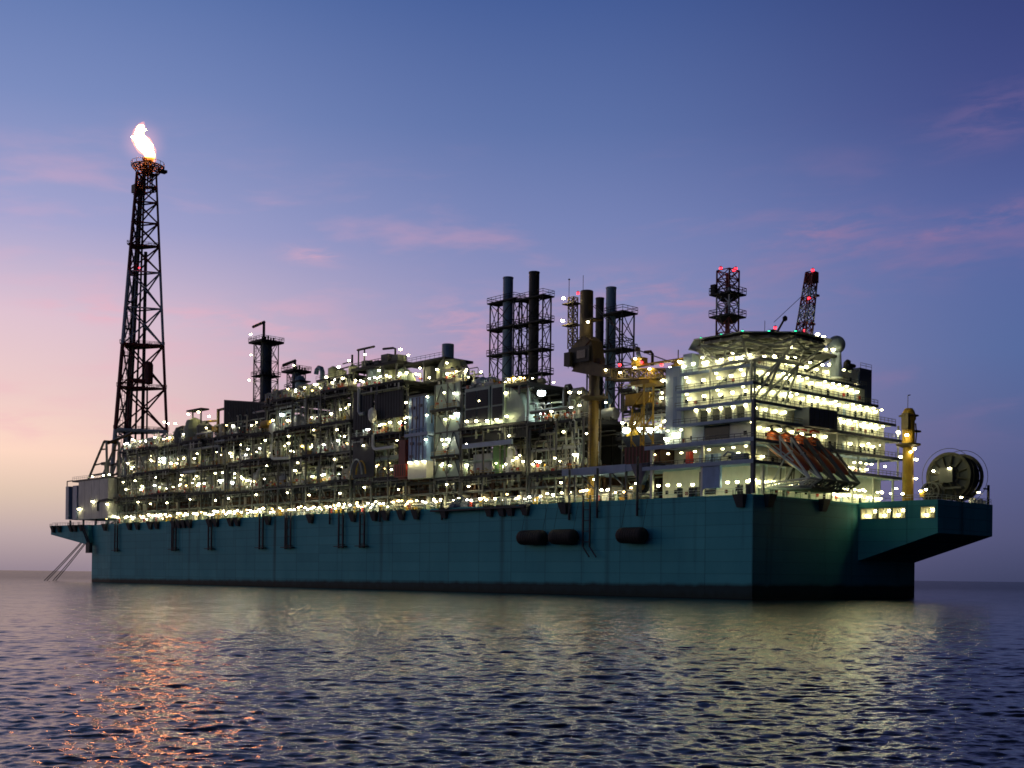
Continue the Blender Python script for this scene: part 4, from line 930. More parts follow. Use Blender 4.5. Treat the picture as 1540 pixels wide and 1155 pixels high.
def f(b):
    for s in (25, 30.5, 36, 41): b.lathe((14, s, 46), [(1.2, 0), (1.2, 2.2), (.3, 2.8)], 'yellow', 10)
    b.box(11, 20, 36, 43, 42, 44.4, 'yellow'); b.box(10.8, 14, 23, 32, 41, 44.4, 'cream')
    for k in range(6): b.beam((10.6, 40+k*.4, 35), (10.6, 37+k*.7, 40), .3, 'yellow')
P(m7, 'yellow_skid', f, label='yellow equipment skids')
m7.inst('floodlight', LM_COOL, 9.8, 41.5, 36.4, sc_=1.4); m7.inst('floodlight', LM_COOL, 9.8, 37.5, 36.2, sc_=1.3); m7.inst('floodlight', LM_COOL, 9.6, 34.3, 35.9, sc_=1.4)
# front gallery below the crane boom
g = Thing('deck_gallery', 'grey beam gallery on posts in front of the crane foot', 'gallery', (2, 38, ZD))
b = MB(); b.box(.4, 10, 28.6, 52, 26.2, 27.6, 'slab_blue'); b.box(.3, .45, 33, 46, 26.0, 27.7, 'slab_blue')
g.part('beam', b)
b = MB()
for s in (29, 33, 37.5, 42, 48, 51.5): b.box(.6, 1, s, s+.4, ZD, 26.2, 'frame_grey')
for s in (33, 42): b.beam((.8, s, 22.5), (.8, s+4.5, 26.2), .3, 'frame_grey')
g.part('post', b)
b = MB(); b.profile([(26.6, 27.6), (31.5, 27.6), (29.4, 23.2), (28.6, 23.2)], .2, 1.6, 'navy'); g.part('bracket', b)
b = MB(); b.lathe((1.6, 29.5, 23), [(.6, 0), (1.5, .05), (1.7, .4), (1.5, .75), (.6, .8)], 'rubber', 14, 't'); b.lathe((1.4, 29.5, 23), [(.3, 0), (.9, .05), (.3, .1)], 'yellow', 12, 't'); g.part('hose_drum', b)
b = MB(); b.box(1.5, 6, 24.5, 34.5, 27.6, 31.4, 'rust')
for k in range(10): b.box(1.42, 1.5, 24.8+k, 25.1+k, 27.7, 31.2, 'red_dark')
single('cargo_container', 'rusty red container on the grey gallery left of the living quarters', 'container', (3.7, 29.5, 27.6), b)
# ------------------------------------------------------------------ dark clad housing, columns, stairs
g = Thing('clad_housing', 'plain dark box housing with ribbed cladding standing before the lattice column', 'housing', (10, 198, 46.7))
b = MB()
b.add([(6, 211, 46.7), (6, 184.5, 46.7), (15, 184.5, 46.7), (15, 211, 46.7), (6, 211, 59.2), (6, 184.5, 55.8), (15, 184.5, 55.8), (15, 211, 59.2)], [(3, 2, 1, 0), (4, 5, 6, 7), (0, 1, 5, 4), (1, 2, 6, 5), (2, 3, 7, 6), (3, 0, 4, 7)], 'clad_dark')
for k in range(26): b.box(5.86, 6, 184.8+k, 185.1+k, 46.9, 55.5+k*.125, 'dark_steel')
g.part('cladding', b)
b = MB(); b.tube((5.2, 184, 46.8), (5.2, 184, 55.4), .45, 'galvanised', 9); g.part('downpipe', b)
def column_tower(name, label, t, s, zb, zt, r, hw, plats, davit, vm='flue_blue'):
    g = Thing(name, label, 'column', (t, s, zb))
    b = MB(); b.lathe((t, s, zb), [(r, 0), (r, zt-zb-2.4), (r*.8, zt-zb-1.6), (r*.3, zt-zb-1.1)], vm, 14); g.part('vessel', b)
    b = MB(); q = [(t-hw, s-hw), (t+hw, s-hw), (t+hw, s+hw), (t-hw, s+hw)]
    b.lattice([(x, y, zb) for x, y in q], [(x, y, zt-1.5) for x, y in q], max(2, int((zt-zb)/5.5)), .18, 'frame_grey', .11); g.part('lattice_frame', b)
    for z in plats:
        b = MB(); e = hw+(1.3 if z == plats[-1] else .6); b.box(t-e, t+e, s-e, s+e, z-(.35 if z == plats[-1] else 0), z+.3, 'dark_steel')
        c4 = [(t-e, s-e, z+.3), (t+e, s-e, z+.3), (t+e, s+e, z+.3), (t-e, s+e, z+.3)]
        for i in range(4): b.rail(c4[i], c4[(i+1) % 4], 1.2, 'dark_steel', 1.6, .05)
        for i in range(5): b.tube((t-e+.6+i, s-e+.5, z+.3), (t-e+.6+i, s-e+.5, z+.9+.3*(i % 3)), .3, 'dark_steel', 6)
        g.part('platform', b)
    if davit:
        b = MB(); b.beam((t-hw, s-hw-.3, zt-1.4), (t-hw, s-hw-.3, zt+davit), .7, 'dark_steel'); b.beam((t-hw, s-hw-.6, zt+davit), (t-hw, s-hw+6.4, zt+davit-.6), .7, 'dark_steel'); g.part('davit', b)
    b = MB(); x, y = t-hw-.7, s+hw*.2
    for k in range(int((zt-zb)/.9)): b.beam((x, y-.4, zb+k*.9), (x, y+.4, zb+k*.9), .09, 'frame_grey')
    b.beam((x, y-.4, zb), (x, y-.4, zt), .12, 'frame_grey'); b.beam((x, y+.4, zb), (x, y+.4, zt), .12, 'frame_grey'); g.part('ladder', b)
    return g
g = column_tower('distillation_column', 'tall dark column in a lattice frame with three platforms and a davit on top', 17, 204, 47, 79.6, 1.85, 2.8, (57.5, 67, 78), 4.2, 'column_dark')
g.inst('floodlight', LM_BIG, 13, 207, 80.6); g.inst('floodlight', LM, 13.2, 208, 66); g.inst('floodlight', LM, 13.2, 207, 74)
g = column_tower('lattice_column', 'short dark lattice column with a slim vessel among the pipe decks', 15, 183, 55, 67.5, 1.3, 2.0, (60.5, 66,), 1.4)
g.inst('floodlight', LM, 12.5, 180.5, 67.5)
b = MB(); b.lathe((12, 176, 55), [(1.6, 0), (1.6, 7.2), (1.1, 8.4), (.3, 8.8)], 'flue_blue', 12); b.rail((10, 173, 62), (10, 179, 62), 1.1, 'dark_steel'); b.box(10, 14, 173.4, 178.6, 61.6, 62, 'dark_steel')
single('process_column', 'plain blue-grey upright vessel with a rail right of the short lattice column', 'column', (12, 176, 55), b)
g = Thing('stair_tower', 'tall pale blue enclosed stair tower standing between the modules', 'stair tower', (3, 106.8, 28.6))
b = MB(); b.box(3, 8, 103.4, 110.8, 33, 49.6, 'stair_blue'); b.box(3.02, 8, 103.4, 111, 28.6, 33, 'wall_white'); b.box(2.4, 8.3, 102.2, 111.9, 39.4, 40.2, 'slab_blue')
g.part('wall', b)
b = MB()
for s in (104.6, 106.2, 107.4, 109.2): b.box(2.9, 3, s, s+.35, 33.2, 49.3, 'navy')
for s, z in ((105.2, 46.8), (108.2, 46.4), (108.6, 37.3), (105.4, 37), (107, 43.8), (108.8, 34)): b.box(2.7, 3, s, s+1.3, z, z+.7, 'navy')
g.part('conduit', b)
b = MB(); b.rail((2.5, 102.3, 40.2), (2.5, 111.8, 40.2), 1.1, 'slab_blue', r=.05); b.box(2.6, 8, 103, 111, 49.6, 50, 'frame_grey'); g.part('landing', b)
for s, z in ((111.4, 48.4), (102.6, 49), (111, 44.6), (102.8, 44.4), (103, 38.2), (109.8, 32.8), (107, 32.8), (104, 32.8)): g.inst('wall_lamp', LM, 2.5, s, z)
# ------------------------------------------------------------------ exhaust stacks
def stack(label, t, s, zb, zt, r, m, frame=None, plats=(), fm='dark_steel'):
    g = Thing('exhaust_stack', label, 'exhaust stack', (t, s, zb), 'exhaust stacks above the modules')
    b = MB(); b.lathe((t, s, zb), [(r, 0), (r, zt-zb-.4), (r*1.06, zt-zb-.35), (r*1.06, zt-zb), (r*.9, zt-zb), (r*.85, zt-zb-2)], m, 16)
    z = zb+4
    while z < zt-3: b.lathe((t, s, z), [(r, -.1), (r*1.07, -.08), (r*1.07, .08), (r, .1)], m, 16); z += 6
    g.part('flue', b)
    if frame:
        (a0, a1, c0, c1, z0, z1, bays) = frame; q = [(a0, c0), (a1, c0), (a1, c1), (a0, c1)]
        b = MB(); b.lattice([(x, y, z0) for x, y in q], [(x, y, z1) for x, y in q], bays, .2, fm, .11); g.part('lattice_frame', b)
        for z in plats:
            b = MB(); e = .6; b.box(a0-e, a1+e, c0-e, t-r if 0 else s-r, z, z+.35, fm); b.box(a0-e, a1+e, s+r, c1+e, z, z+.35, fm); b.box(a0-e, t-r, s-r, s+r, z, z+.35, fm)
            c4 = [(a0-e, c0-e, z+.3), (a1+e, c0-e, z+.3), (a1+e, c1+e, z+.3), (a0-e, c1+e, z+.3)]
            for i in range(4): b.rail(c4[i], c4[(i+1) % 4], 1.3, fm, 1.5, .05)
            g.part('platform', b)
    return g
stack('blue-grey exhaust stack in a lattice frame, farthest left of the four', 20, 92, 46, 80.4, 1.3, 'flue_blue', (18.6, 21.4, 88.2, 97.2, 46, 74, 4), (52.5, 60.5, 67.2, 74))
stack('tall near-black exhaust stack in a lattice frame, second from left', 20, 82.3, 44, 80.1, 1.32, 'flue_dark', (18.6, 21.4, 77.6, 86.2, 44, 73.2, 4), (54, 60, 67, 73.2))
stack('slim grey exhaust stack just right of the crane king post', 20, 59.6, 40, 70, 1.0, 'flue_dark', (18, 22, 57.6, 61.6, 40, 58, 3), (58,))
g = stack('pale blue-grey exhaust stack with one side platform, farthest right of the four', 20, 56.0, 40, 71.9, 1.2, 'flue_blue', (18, 22, 50.5, 55, 42, 65, 4), (56.5, 65))
# ------------------------------------------------------------------ main crane
g = Thing('pedestal_crane', 'big yellow pedestal crane with dark machinery house and boom laid on its rest', 'crane', (5, 46.9, ZD))
b = MB(); b.lathe((5, 46.9, ZD), [(1.35, 0), (1.15, 2), (1.1, 22.6)], 'crane_yellow', 18); b.lathe((5, 46.9, ZD+22.6), [(1.1, 0), (1.16, .1), (1.16, 5.6), (2.1, 7.8)], 'crane_dark', 18)  # upper section browner: its unlit look is put into the colour
for z in (26, 31.5, 37, 42.4): b.lathe((5, 46.9, z), [(1.08, -.15), (1.26, -.12), (1.26, .12), (1.08, .15)], 'crane_yellow', 18)
for k in range(26): b.beam((3.5, 46.2, 22+k*.8), (3.5, 47.2, 22+k*.8), .07, 'crane_dark')
b.beam((3.5, 46.2, 21), (3.5, 46.2, 43), .1, 'crane_dark'); b.beam((3.5, 47.2, 21), (3.5, 47.2, 43), .1, 'crane_dark'); b.tube((5.6, 45.4, 21), (5.6, 45.4, 43), .12, 'crane_dark', 6)
g.part('pedestal', b)
b = MB(); b.lathe((5, 46.9, 43.2), [(1.3, -.4), (3.2, .2), (3.2, .5), (1.6, .6)], 'crane_dark', 16); 
for k in range(16): an = k*math.pi/8; b.box(5+3*math.cos(an)-.05, 5+3*math.cos(an)+.05, 46.9+3*math.sin(an)-.05, 46.9+3*math.sin(an)+.05, 43.7, 44.9, 'crane_dark')
g.part('service_ring', b)
b = MB(); b.profile([(53, 51.4), (53, 54.4), (51.4, 56), (48.4, 57.4), (46.4, 56), (45.6, 52), (45.6, 49.8), (47, 48.8), (51.5, 50)], 3.4, 7.0, 'crane_dark'); b.box(2.8, 3.2, 46.4, 52.8, 51.4, 54.8, 'flue_dark'); b.box(2.6, 2.8, 47.4, 50, 52.2, 54, 'dark_glass'); b.profile([(52, 49.7), (50, 51.4), (45.6, 51), (40, 48.9), (40, 47.1), (46, 48.2)], 3, 7.4, 'crane_dark')
b.box(1.8, 3.4, 51.4, 53.2, 50.8, 53.8, 'flue_dark'); b.rail((3, 45.8, 50.4), (3, 53, 50.4), 1.1, 'crane_dark', 1, .05); b.rail((3.4, 46.4, 56.2), (3.4, 51.4, 56), 1, 'crane_dark', 1, .05); b.lathe((4.2, 45.2, 51), [(.2, 0), (.9, .1), (.9, 1.6), (.2, 1.7)], 'rust', 10, 't'); b.beam((3.3, 53, 51.4), (3.3, 46, 56.4), .25, 'rust')
g.part('machinery_house', b)
b = MB(); b.lathe((5.5, 49.9, 57), [(1.55, 0), (1.5, 5), (1.45, 10.6), (1.35, 10.7)], 'crane_dark', 16); g.part('king_post', b)
b = MB(); q = [(3.6, 52.2), (5, 52.2), (5, 53.8), (3.6, 53.8)]; b.lattice([(x, y, 55) for x, y in q], [(x, y, 66.5) for x, y in q], 6, .14, 'crane_dark', .1); b.box(3, 5.6, 51.6, 55.2, 65, 65.25, 'crane_dark'); b.box(3, 5.6, 51.6, 55.2, 60.2, 60.45, 'crane_dark'); b.box(3, 6, 45.5, 48.4, 60.5, 60.8, 'crane_dark')
b.tube((4, 54, 66), (4, 54, 70.6), .07, 'crane_dark', 5); b.tube((4.4, 50, 67.5), (4.4, 50, 71), .06, 'crane_dark', 5); b.lathe((4, 54, 70.7), [(.05, -.2), (.3, 0), (.05, .2)], 'crane_dark', 8)
g.part('access_tower', b)
b = MB(); a0, a1 = 3.6, 6.2
b.lattice([(a0, 42, 49.2), (a1, 42, 49.2), (a1, 42, 46.8), (a0, 42, 46.8)], [(a0+.5, 20.5, 46.6), (a1-.5, 20.5, 46.6), (a1-.5, 20.5, 45.0), (a0+.5, 20.5, 45)], 9, .3, 'crane_dark', .16, mats=['crane_dark', 'crane_dark', 'crane_dark', 'crane_dark', 'yellow', 'yellow', 'crane_dark', 'yellow', 'yellow'])
g.part('boom', b)
b = MB(); b.box(4, 5.6, 20.6, 35, 48.8, 49.1, 'yellow'); b.box(4, 5.8, 32, 35, 49.1, 50.6, 'yellow'); b.box(4.4, 5.2, 21, 23.6, 46.4, 49, 'yellow'); b.lathe((4.8, 34, 52.4), [(.1, -.6), (.6, -.3), (.6, .4), (.1, .7)], 'crane_dark', 10); b.tube((4.8, 33.4, 50.5), (4.8, 33.9, 52), .5, 'galvanised', 7); b.path([(4.8, 29.8, 48.6), (4.8, 29.8, 51), (4.8, 30.3, 51.6), (4.8, 32, 51.7)], .32, 'rust', 7); b.box(4, 5.6, 20.5, 24, 46.6, 48, 'yellow'); b.beam((4.8, 22.8, 47.5), (4.8, 22.8, 51), .2, 'crane_dark')
g.part('boom_fittings', b)
b = MB()
for d in (-.5, .5): b.tube((5+d, 47.5, 64.2), (5+d, 34, 52.4), .09, 'rope', 5); b.tube((5+d, 34, 52.4), (5+d, 22, 47.6), .07, 'rope', 5)
g.part('pendant_rope', b)
for t, s, z, me in ((2.2, 53.9, 66.2, LM_BIG), (2.2, 54.2, 61.2, LM_BIG), (3, 47, 60, LM), (3, 41.5, 48.8, LM), (3.2, 37.5, 47.8, LM), (3, 33, 50.2, LM), (3, 33.2, 48.4, LM), (3, 29, 47.6, LM), (2.2, 51.6, 44.9, LM_BIG), (2.6, 44, 25.2, LM_BIG)): g.inst('floodlight', me, t, s, z)
for s, z in ((38, 49.6), (31.8, 49.4), (26.2, 48.2)): g.inst('warning_light', LM_RED, 3.6, s, z)
g.inst('warning_light', LM_RED, 4.6, 51.8, 67.4)
g = Thing('boom_rest', 'yellow lattice trestle holding up the crane boom', 'trestle', (5, 31.5, 27.6))
b = MB()
for t in (3.6, 6.6): b.beam((t, 31, 27.6), (t, 31, 45.6), .42, 'yellow'); b.beam((t, 34.6, 27.6), (t, 34.2, 40.2), .34, 'yellow'); b.beam((t, 31, 38.5), (t, 34.4, 35), .3, 'yellow'); b.beam((t, 31, 33), (t, 34.4, 37), .3, 'yellow'); b.beam((t, 34.2, 40.2), (t, 31, 43.2), .3, 'yellow'); b.beam((t, 31, 29), (t, 34.4, 33), .3, 'yellow')
b.box(2.8, 7.4, 28.8, 34, 44.6, 45.4, 'yellow'); b.beam((3.6, 31, 36), (6.6, 31, 36), .4, 'yellow')
g.part('trestle_frame', b)
# ------------------------------------------------------------------ living quarters
acc = Thing('accommodation_block', 'large cream living-quarters block of stacked lamp-lit decks at the stern', 'deckhouse', (25, 12, ZD))
LV = [ZD, 26.5, 30.7, 34.8, 38.2, 41.7, 45.3, 48.6]
ENDT = [55, 55.5, 56, 55.5, 53, 46, 42.6, 36]
WALLT = [53, 50, 52, 51.5, 49.5, 43.5, 41, 34]
b = MB()
for i in range(7):
    w1 = WALLT[i]
    s0 = [4.5, 6.5, 3.0, 3.0, 3.0, 3.0, 4.0][i]; t0 = [6.5, 6.0, 3.2, 3.2, 3.0, 3.0, 5.0][i]; s1 = [28, 27, 21, 20, 20, 20, 18][i]
    b.box(t0, w1, s0, s1, LV[i], LV[i+1]-.25, 'wall_white')
    # doors, windows and vents on both faces
    t = t0+1.5
    while t < w1-1:
        x = R.random()
        if x < .3: b.box(t, t+.9, s0-.06, s0, LV[i]+.1, LV[i]+2.1, R.choice(['slab_blue', 'frame_grey', 'cream', 'dark_glass']))
        elif x < .65: b.box(t, t+.8, s0-.05, s0, LV[i]+1.2, LV[i]+2.0, 'dark_glass')
        elif x < .8: b.box(t, t+.5, s0-.35, s0, LV[i]+.9, LV[i]+1.7, R.choice(['red', 'red_dark', 'galvanised']))
        else: b.box(t, t+.18, s0-.15, s0, LV[i], LV[i+1]-.4, 'cream')
        t += R.uniform(1.4, 3)
    s = s0+1
    while s < s1-1.2:
        if R.random() < .6: b.box(t0-.05, t0, s, s+.8, LV[i]+1.2, LV[i]+2.0, 'dark_glass')
        elif R.random() < .5: b.box(t0-.3, t0, s, s+.5, LV[i]+.8, LV[i]+1.5, 'red_dark')
        s += R.uniform(1.8, 3.2)
acc.part('wall', b)
for i in range(1, 7):
    b = MB(); z = LV[i]; e = ENDT[i]; s1 = [0, 28, 27.4, 20.5, 20.4, 20.4, 20][i]; a = [0, .0, .0, .6, 1.0, 1.2, 2.0][i]
    b.prism([(a, a), (e, a), (e, 12), (e-3, s1), (a, s1)], z-.28, z, 'slab_blue')
    b.box(a-.08, e+.05, a-.08, a, z-.5, z+.1, 'navy'); b.box(a-.08, a, a, s1, z-.5, z+.1, 'slab_blue')  # stern edge navy: its lack of light is put into the colour
    if i in (1, 2): b.box(a-.14, a-.08, a, s1, z-.55, z+.25, 'slab_blue')
    t = a+2
    while t < e: b.box(t, t+.25, a+.1, a+2.4, z-.6, z-.28, 'wall_white'); t += 3
    d = acc.part('deck_slab', b)
    b = MB(); b.rail((a+.05, a+.05, z), (e, a+.05, z), 1.1, 'frame_grey', 1.5, .045); b.rail((a+.05, a+.05, z), (a+.05, s1, z), 1.1, 'frame_grey', 1.5, .045)
    acc.part('deck_rail', b, d)
b = MB(); b.box(.05, .75, .05, .75, ZD, 38.2, 'navy'); acc.part('pillar', b, label='dark navy corner pillar')
for (q0, q1, q2, q3, q4, q5) in [(3.6, 4.2, .4, 1, ZD, 26)]+[(.3, .9, s, s+.6, ZD, 30.4) for s in (12.4, 25.6)]+[(t, t+.35, .9, 1.25, ZD, 26.2) for t in (12, 20, 28, 36, 44, 52)]+[(t, t+.3, .9, 1.2, 26.5, 38) for t in (30, 38, 46, 54)]:
    b = MB(); b.box(q0, q1, q2, q3, q4, q5, 'wall_white'); acc.part('pillar', b)
def AP(name, fn, label=None): b = MB(); fn(b); return acc.part(name, b, label=label)
AP('side_screen', lambda b: b.box(.2, .8, 8.1, 12.4, 21.6, 26.3, 'stair_blue'), 'pale blue plate screen')
def f(b):
    b.box(2.4, 7, 19.8, 24, 31, 46.8, 'blue_white'); b.box(2.3, 7.1, 19.7, 24.1, 46.8, 47.1, 'slab_blue'); b.box(2.3, 7.1, 19.7, 24.1, 40.6, 40.9, 'slab_blue'); b.box(2.8, 6, 17.5, 19.8, 45.3, 49.4, 'blue_white')
    b.box(2.34, 2.4, 21, 22, 34, 45, 'slab_blue')
AP('stair_shaft', f, 'plain pale blue stair shaft')
def f(b):
    b.box(3.1, 3.25, 8.2, 14.2, 31.6, 34.3, 'dark_glass'); b.box(3.0, 3.15, 14.4, 17.5, 31, 34.5, 'blue_white')
    for k in range(5): b.box(2.2, 3.2, 3.4+k*3, 3.9+k*3, 34.9, 38.0, 'wall_white')
    for k in range(4): b.box(3.0, 3.14, 4.2+k*3, 6.2+k*3, 35.3, 37.6, 'dark_steel')
AP('window_band', f)
for s in (10, 11.8, 13.6): AP('deck_locker', lambda b: b.box(2, 3, s, s+1.2, 26.6, 28.6, 'slab_blue'))
AP('fire_cabinet', lambda b: b.box(2, 3.2, 17.2, 18.2, 26.5, 29.4, 'red'), 'red fire cabinet')
AP('rescue_craft', lambda b: (b.box(2.2, 4, 4, 7, 26.5, 28.3, 'navy'), b.path([(2.4, 5, 28), (2.4, 8, 28.8), (2.4, 9, 28)], .2, 'navy', 6)))
for s in (2, 4, 14.5, 16, 19): AP('mooring_bollard', lambda b: b.box(1.2, 2.2, s, s+.7, ZD, ZD+1.9, 'clad_dark'))
AP('dark_doorway', lambda b: b.box(6.2, 6.5, 14, 18, 21, 25.6, 'dark_glass'))
def f(b):
    b.box(16.9, 27, -.9, 2.6, 34.5, 38.25, 'navy')
    for k in range(6): b.box(17.2+k*1.65, 17.3+k*1.65, -.95, -.9, 34.7, 38.1, 'clad_dark')
AP('balcony_box', f, 'dark navy box on the stern face')
def f(b):
    b.box(12, 34, 6, 15, 48.6, 48.9, 'slab_blue'); b.box(18, 35, 8, 14, 48.9, 51.4, 'wall_white'); b.box(30, 41, 6, 13, 45.3, 47.6, 'wall_white'); b.rail((12, 6, 48.9), (34, 6, 48.9), 1.1, 'frame_grey')
    for t in (20, 23, 26, 29): b.box(t, t+1, 7.95, 8, 49.6, 50.6, 'dark_glass')
    b.tube((36, 7, 48), (36, 7, 53.5), .12, 'frame_grey', 6)
AP('bridge_house', f)
def f(b):
    b.box(44.8, 49.6, 5, 11, 41.7, 50.2, 'navy'); b.box(42.2, 44.8, 5.4, 11, 41.7, 49.4, 'wall_white'); b.rail((45, 5, 50.2), (49.5, 5, 50.2), 1.1, 'frame_grey')
fn_ = AP('funnel', f, 'dark blue funnel casing with pale front')
for t, z, r in ((38.6, 49.0, .62), (40.4, 48.2, .6), (42.2, 50.4, .5), (43.4, 49.8, .42), (44.4, 49.8, .42)):
    b = MB(); b.path([(t, 7, 45.3), (t, 7, z), (t+.2, 7, z+.7), (t+.8, 7, z+1.1), (t+1.4, 7, z+1.0)], r, 'flue_dark', 9); acc.part('exhaust_pipe', b, label=None)
na = 0; extra = MB()
def alamp(t, s, z, me=None):
    global na
    na += 1
    if na <= 98: acc.inst('wall_lamp', me or LM_WALL, t, s, z)
    else:
        src = me or LM_WALL; o_ = len(extra.v)
        vs = [(v.co.x+t, v.co.y+s, v.co.z+z) for v in src.vertices]
        for p in src.polygons: extra.add([vs[i] for i in p.vertices], [tuple(range(len(p.vertices)))], src.materials[p.material_index].name)
def row(i, ta, tb, step, z0=2.4, z1=3.0, ceil=True, sw=None):
    s0 = [4.5, 6.5, 3.0, 3.0, 3.0, 3.0, 4.0][i]; t = ta
    while t < tb:
        alamp(t+R.uniform(-.2, .2), s0-.75, LV[i]+z0+R.uniform(-.12, .12))
        if ceil and R.random() < .85: alamp(t+step*.5+R.uniform(-.3, .3), 1.9, min(LV[i+1]-.62, LV[i]+z1+R.uniform(-.05, .1)), LM_SM)
        t += step*R.choice([.8, 1, 1, 1.3])
row(0, 3.5, 31, 2.1, 3.0, 3.4, False); row(3, 3.5, 16, 3.2, 2.2, 2.8, False); row(4, 3, 47, 3.0); row(5, 5, 42, 2.8); row(3, 28, 50, 2.7); row(6, 12, 34, 2.8, 2.0, 2.6)
row(2, 5, 28, 3.2, 2.7, 3, False); row(2, 37, 50, 4.4, 2.2, 2.6, True); row(1, 37, 51, 2.4, 1.8, 2.4, True); row(1, 3, 12, 3.0, 1.8, 2.4, False); row(0, 33, 52, 2.2, 1.8, 2.8, True)
for i, z0, ss in ((0, 2.6, (2.5, 5, 7.3, 10, 12.5, 16, 19.5, 22.5, 25)), (1, 2.9, (3, 6, 8.6, 12, 15.5, 19, 22.5, 26)), (2, 3.3, (1.5, 19, 22.5)), (3, 2.7, (3.4, 6.4, 9.4, 12.4, 15.6)), (4, 2.0, (3.4, 6.6, 9.6, 13.6, 17.4)), (5, 1.9, (4, 7, 10, 13.8, 17.6)), (6, 1.8, (6, 10, 13.5, 17, 19.5))):
    for s in ss: alamp([1.6, 1.6, 1.4, 1.9, 1.9, 1.9, 2.6][i], s, LV[i]+z0+R.uniform(-.15, .15), LM_WALL if i not in (1, 2) else LM_SM)
    if i >= 4:
        for s in ss[::2]: alamp(2.1, s+.8, LV[i]+z0+.9, LM_SM)
for t, s, z in ((2, 23.5, 32.5), (1.6, 21, 33.2), (2.6, 20.4, 47.9), (2.2, 24.6, 44.6), (2.0, 24.8, 41.0), (5, 25, 47.6), (37, 6, 50.8), (35, 6, 51.6), (33, 5, 49.4), (54.5, 1, 33.8), (53.8, .8, 36.6), (55.2, 1, 31.3), (44, 4.4, 45.8)): alamp(t, s, z, LM_BIG)
if extra.v: acc.part('wall_lamp', extra, stuff=True)
# ------------------------------------------------------------------ helideck
HC = (9.6, 6.1, 50.6)
g = Thing('helideck', 'dark octagonal helideck on splayed truss legs above the corner of the living quarters', 'helideck', (HC[0], HC[1], 41.7))
oct_ = [(HC[0]+13*math.cos(math.pi/8+k*math.pi/4), HC[1]+13*math.sin(math.pi/8+k*math.pi/4)) for k in range(8)]
b = MB(); b.prism(oct_, HC[2]-.45, HC[2], 'olive_dark'); g.part('landing_deck', b)
b = MB()
for k in range(8):
    p, q = Vector((*oct_[k], HC[2]-.1)), Vector((*oct_[(k+1) % 8], HC[2]-.1)); c = Vector((*HC[:2], HC[2])); p2 = p+(p-c)*.12+Vector((0, 0, .05)); q2 = q+(q-c)*.12+Vector((0, 0, .05))
    b.add([p, q, q2, p2, p+Vector((0, 0, -.08)), q+Vector((0, 0, -.08)), q2+Vector((0, 0, -.08)), p2+Vector((0, 0, -.08))], [(0, 1, 2, 3), (7, 6, 5, 4), (0, 4, 5, 1), (2, 6, 7, 3), (1, 5, 6, 2), (0, 3, 7, 4)], 'navy')
g.part('safety_net', b)
b = MB()   # underside girders and frustum truss
for d in range(-4, 5):
    x = d*2.9; y = math.sqrt(max(0, 12.4**2-x*x)); b.box(HC[0]+x-.12, HC[0]+x+.12, HC[1]-y, HC[1]+y, HC[2]-1.0, HC[2]-.5, 'pipe_grey'); b.box(HC[0]-y, HC[0]+y, HC[1]+x-.12, HC[1]+x+.12, HC[2]-.95, HC[2]-.5, 'pipe_grey')
low = [(HC[0]+8*math.cos(math.pi/8+k*math.pi/4), HC[1]+8*math.sin(math.pi/8+k*math.pi/4), 46.2) for k in range(8)]
mid_ = [(HC[0]+10.6*math.cos(k*math.pi/4), HC[1]+10.6*math.sin(k*math.pi/4), 48.4) for k in range(8)]
for k in range(8):
    u_ = (*oct_[k], HC[2]-1.2); v_ = (*oct_[(k+1) % 8], HC[2]-1.2); l_, n_ = low[k], low[(k+1) % 8]; m0 = mid_[(k+1) % 8]
    b.tube(u_, l_, .26, 'pipe_grey', 6); b.tube(l_, n_, .34, 'pipe_grey', 6); b.tube(u_, m0, .17, 'pipe_grey', 6); b.tube(v_, m0, .17, 'pipe_grey', 6); b.tube(l_, m0, .17, 'pipe_grey', 6); b.tube(n_, m0, .17, 'pipe_grey', 6)
    for fr in (.35, .7):
        a_ = Vector(u_).lerp(Vector(l_), fr); c_ = Vector(v_).lerp(Vector(n_), fr); b.tube(a_, c_, .13, 'pipe_grey', 5); b.tube(a_, Vector(HC)+Vector((0, 0, -1.2)), .12, 'pipe_grey', 5)
    b.tube(l_, (HC[0], HC[1], HC[2]-1), .16, 'pipe_grey', 5); b.tube(m0, (HC[0]+3*math.cos(k), HC[1]+3*math.sin(k), HC[2]-1), .12, 'pipe_grey', 5)
g.part('support_truss', b)
b = MB()   # legs splaying down to the block corner
for (t, s, z), (t2, s2, z2) in (((low[4]), (3, 2.6, 38.2)), ((low[4]), (2.6, 12, 41.7)), ((low[5]), (2.4, 2.4, 38.2)), ((low[5]), (6, 2.4, 38.2)), ((low[6]), (3.6, 2.2, 38.2)), ((low[6]), (13, 2.4, 38.2)), ((low[6]), (8, 2.3, 38.2)), ((low[5]), (2.2, 7, 38.2)), ((low[4]), (2.2, 4.8, 38.2)), ((low[7]), (10, 2.3, 41.7)), ((low[7]), (17, 2.4, 41.7))):
    b.tube((t, s, z), (t2, s2, z2), .25, 'pipe_grey', 7)
for t, s in ((1.7, 2.0), (1.8, 12.0), (2.4, 1.7)): b.tube((t, s, 38.2), (t, s, 46), .26, 'pipe_grey', 7)
b.tube((1.8, 15, 46), (1.8, 0, 46.2), .38, 'pipe_grey', 7); b.tube((1.8, .4, 46.2), (15, -.6, 46.4), .38, 'pipe_grey', 7)
g.part('splay_leg', b)
b = MB(); b.box(20.5, 27, -1.2, 3.5, 49.2, 49.7, 'dark_steel'); b.rail((20.5, -1.2, 49.7), (27, -1.2, 49.7), 1.1, 'pipe_grey'); b.beam((26.5, 1, 49.2), (20, 2, 46), .4, 'dark_steel'); b.box(22.4, 26, .5, 3, 49.7, 51.0, 'wall_white'); g.part('access_platform', b)
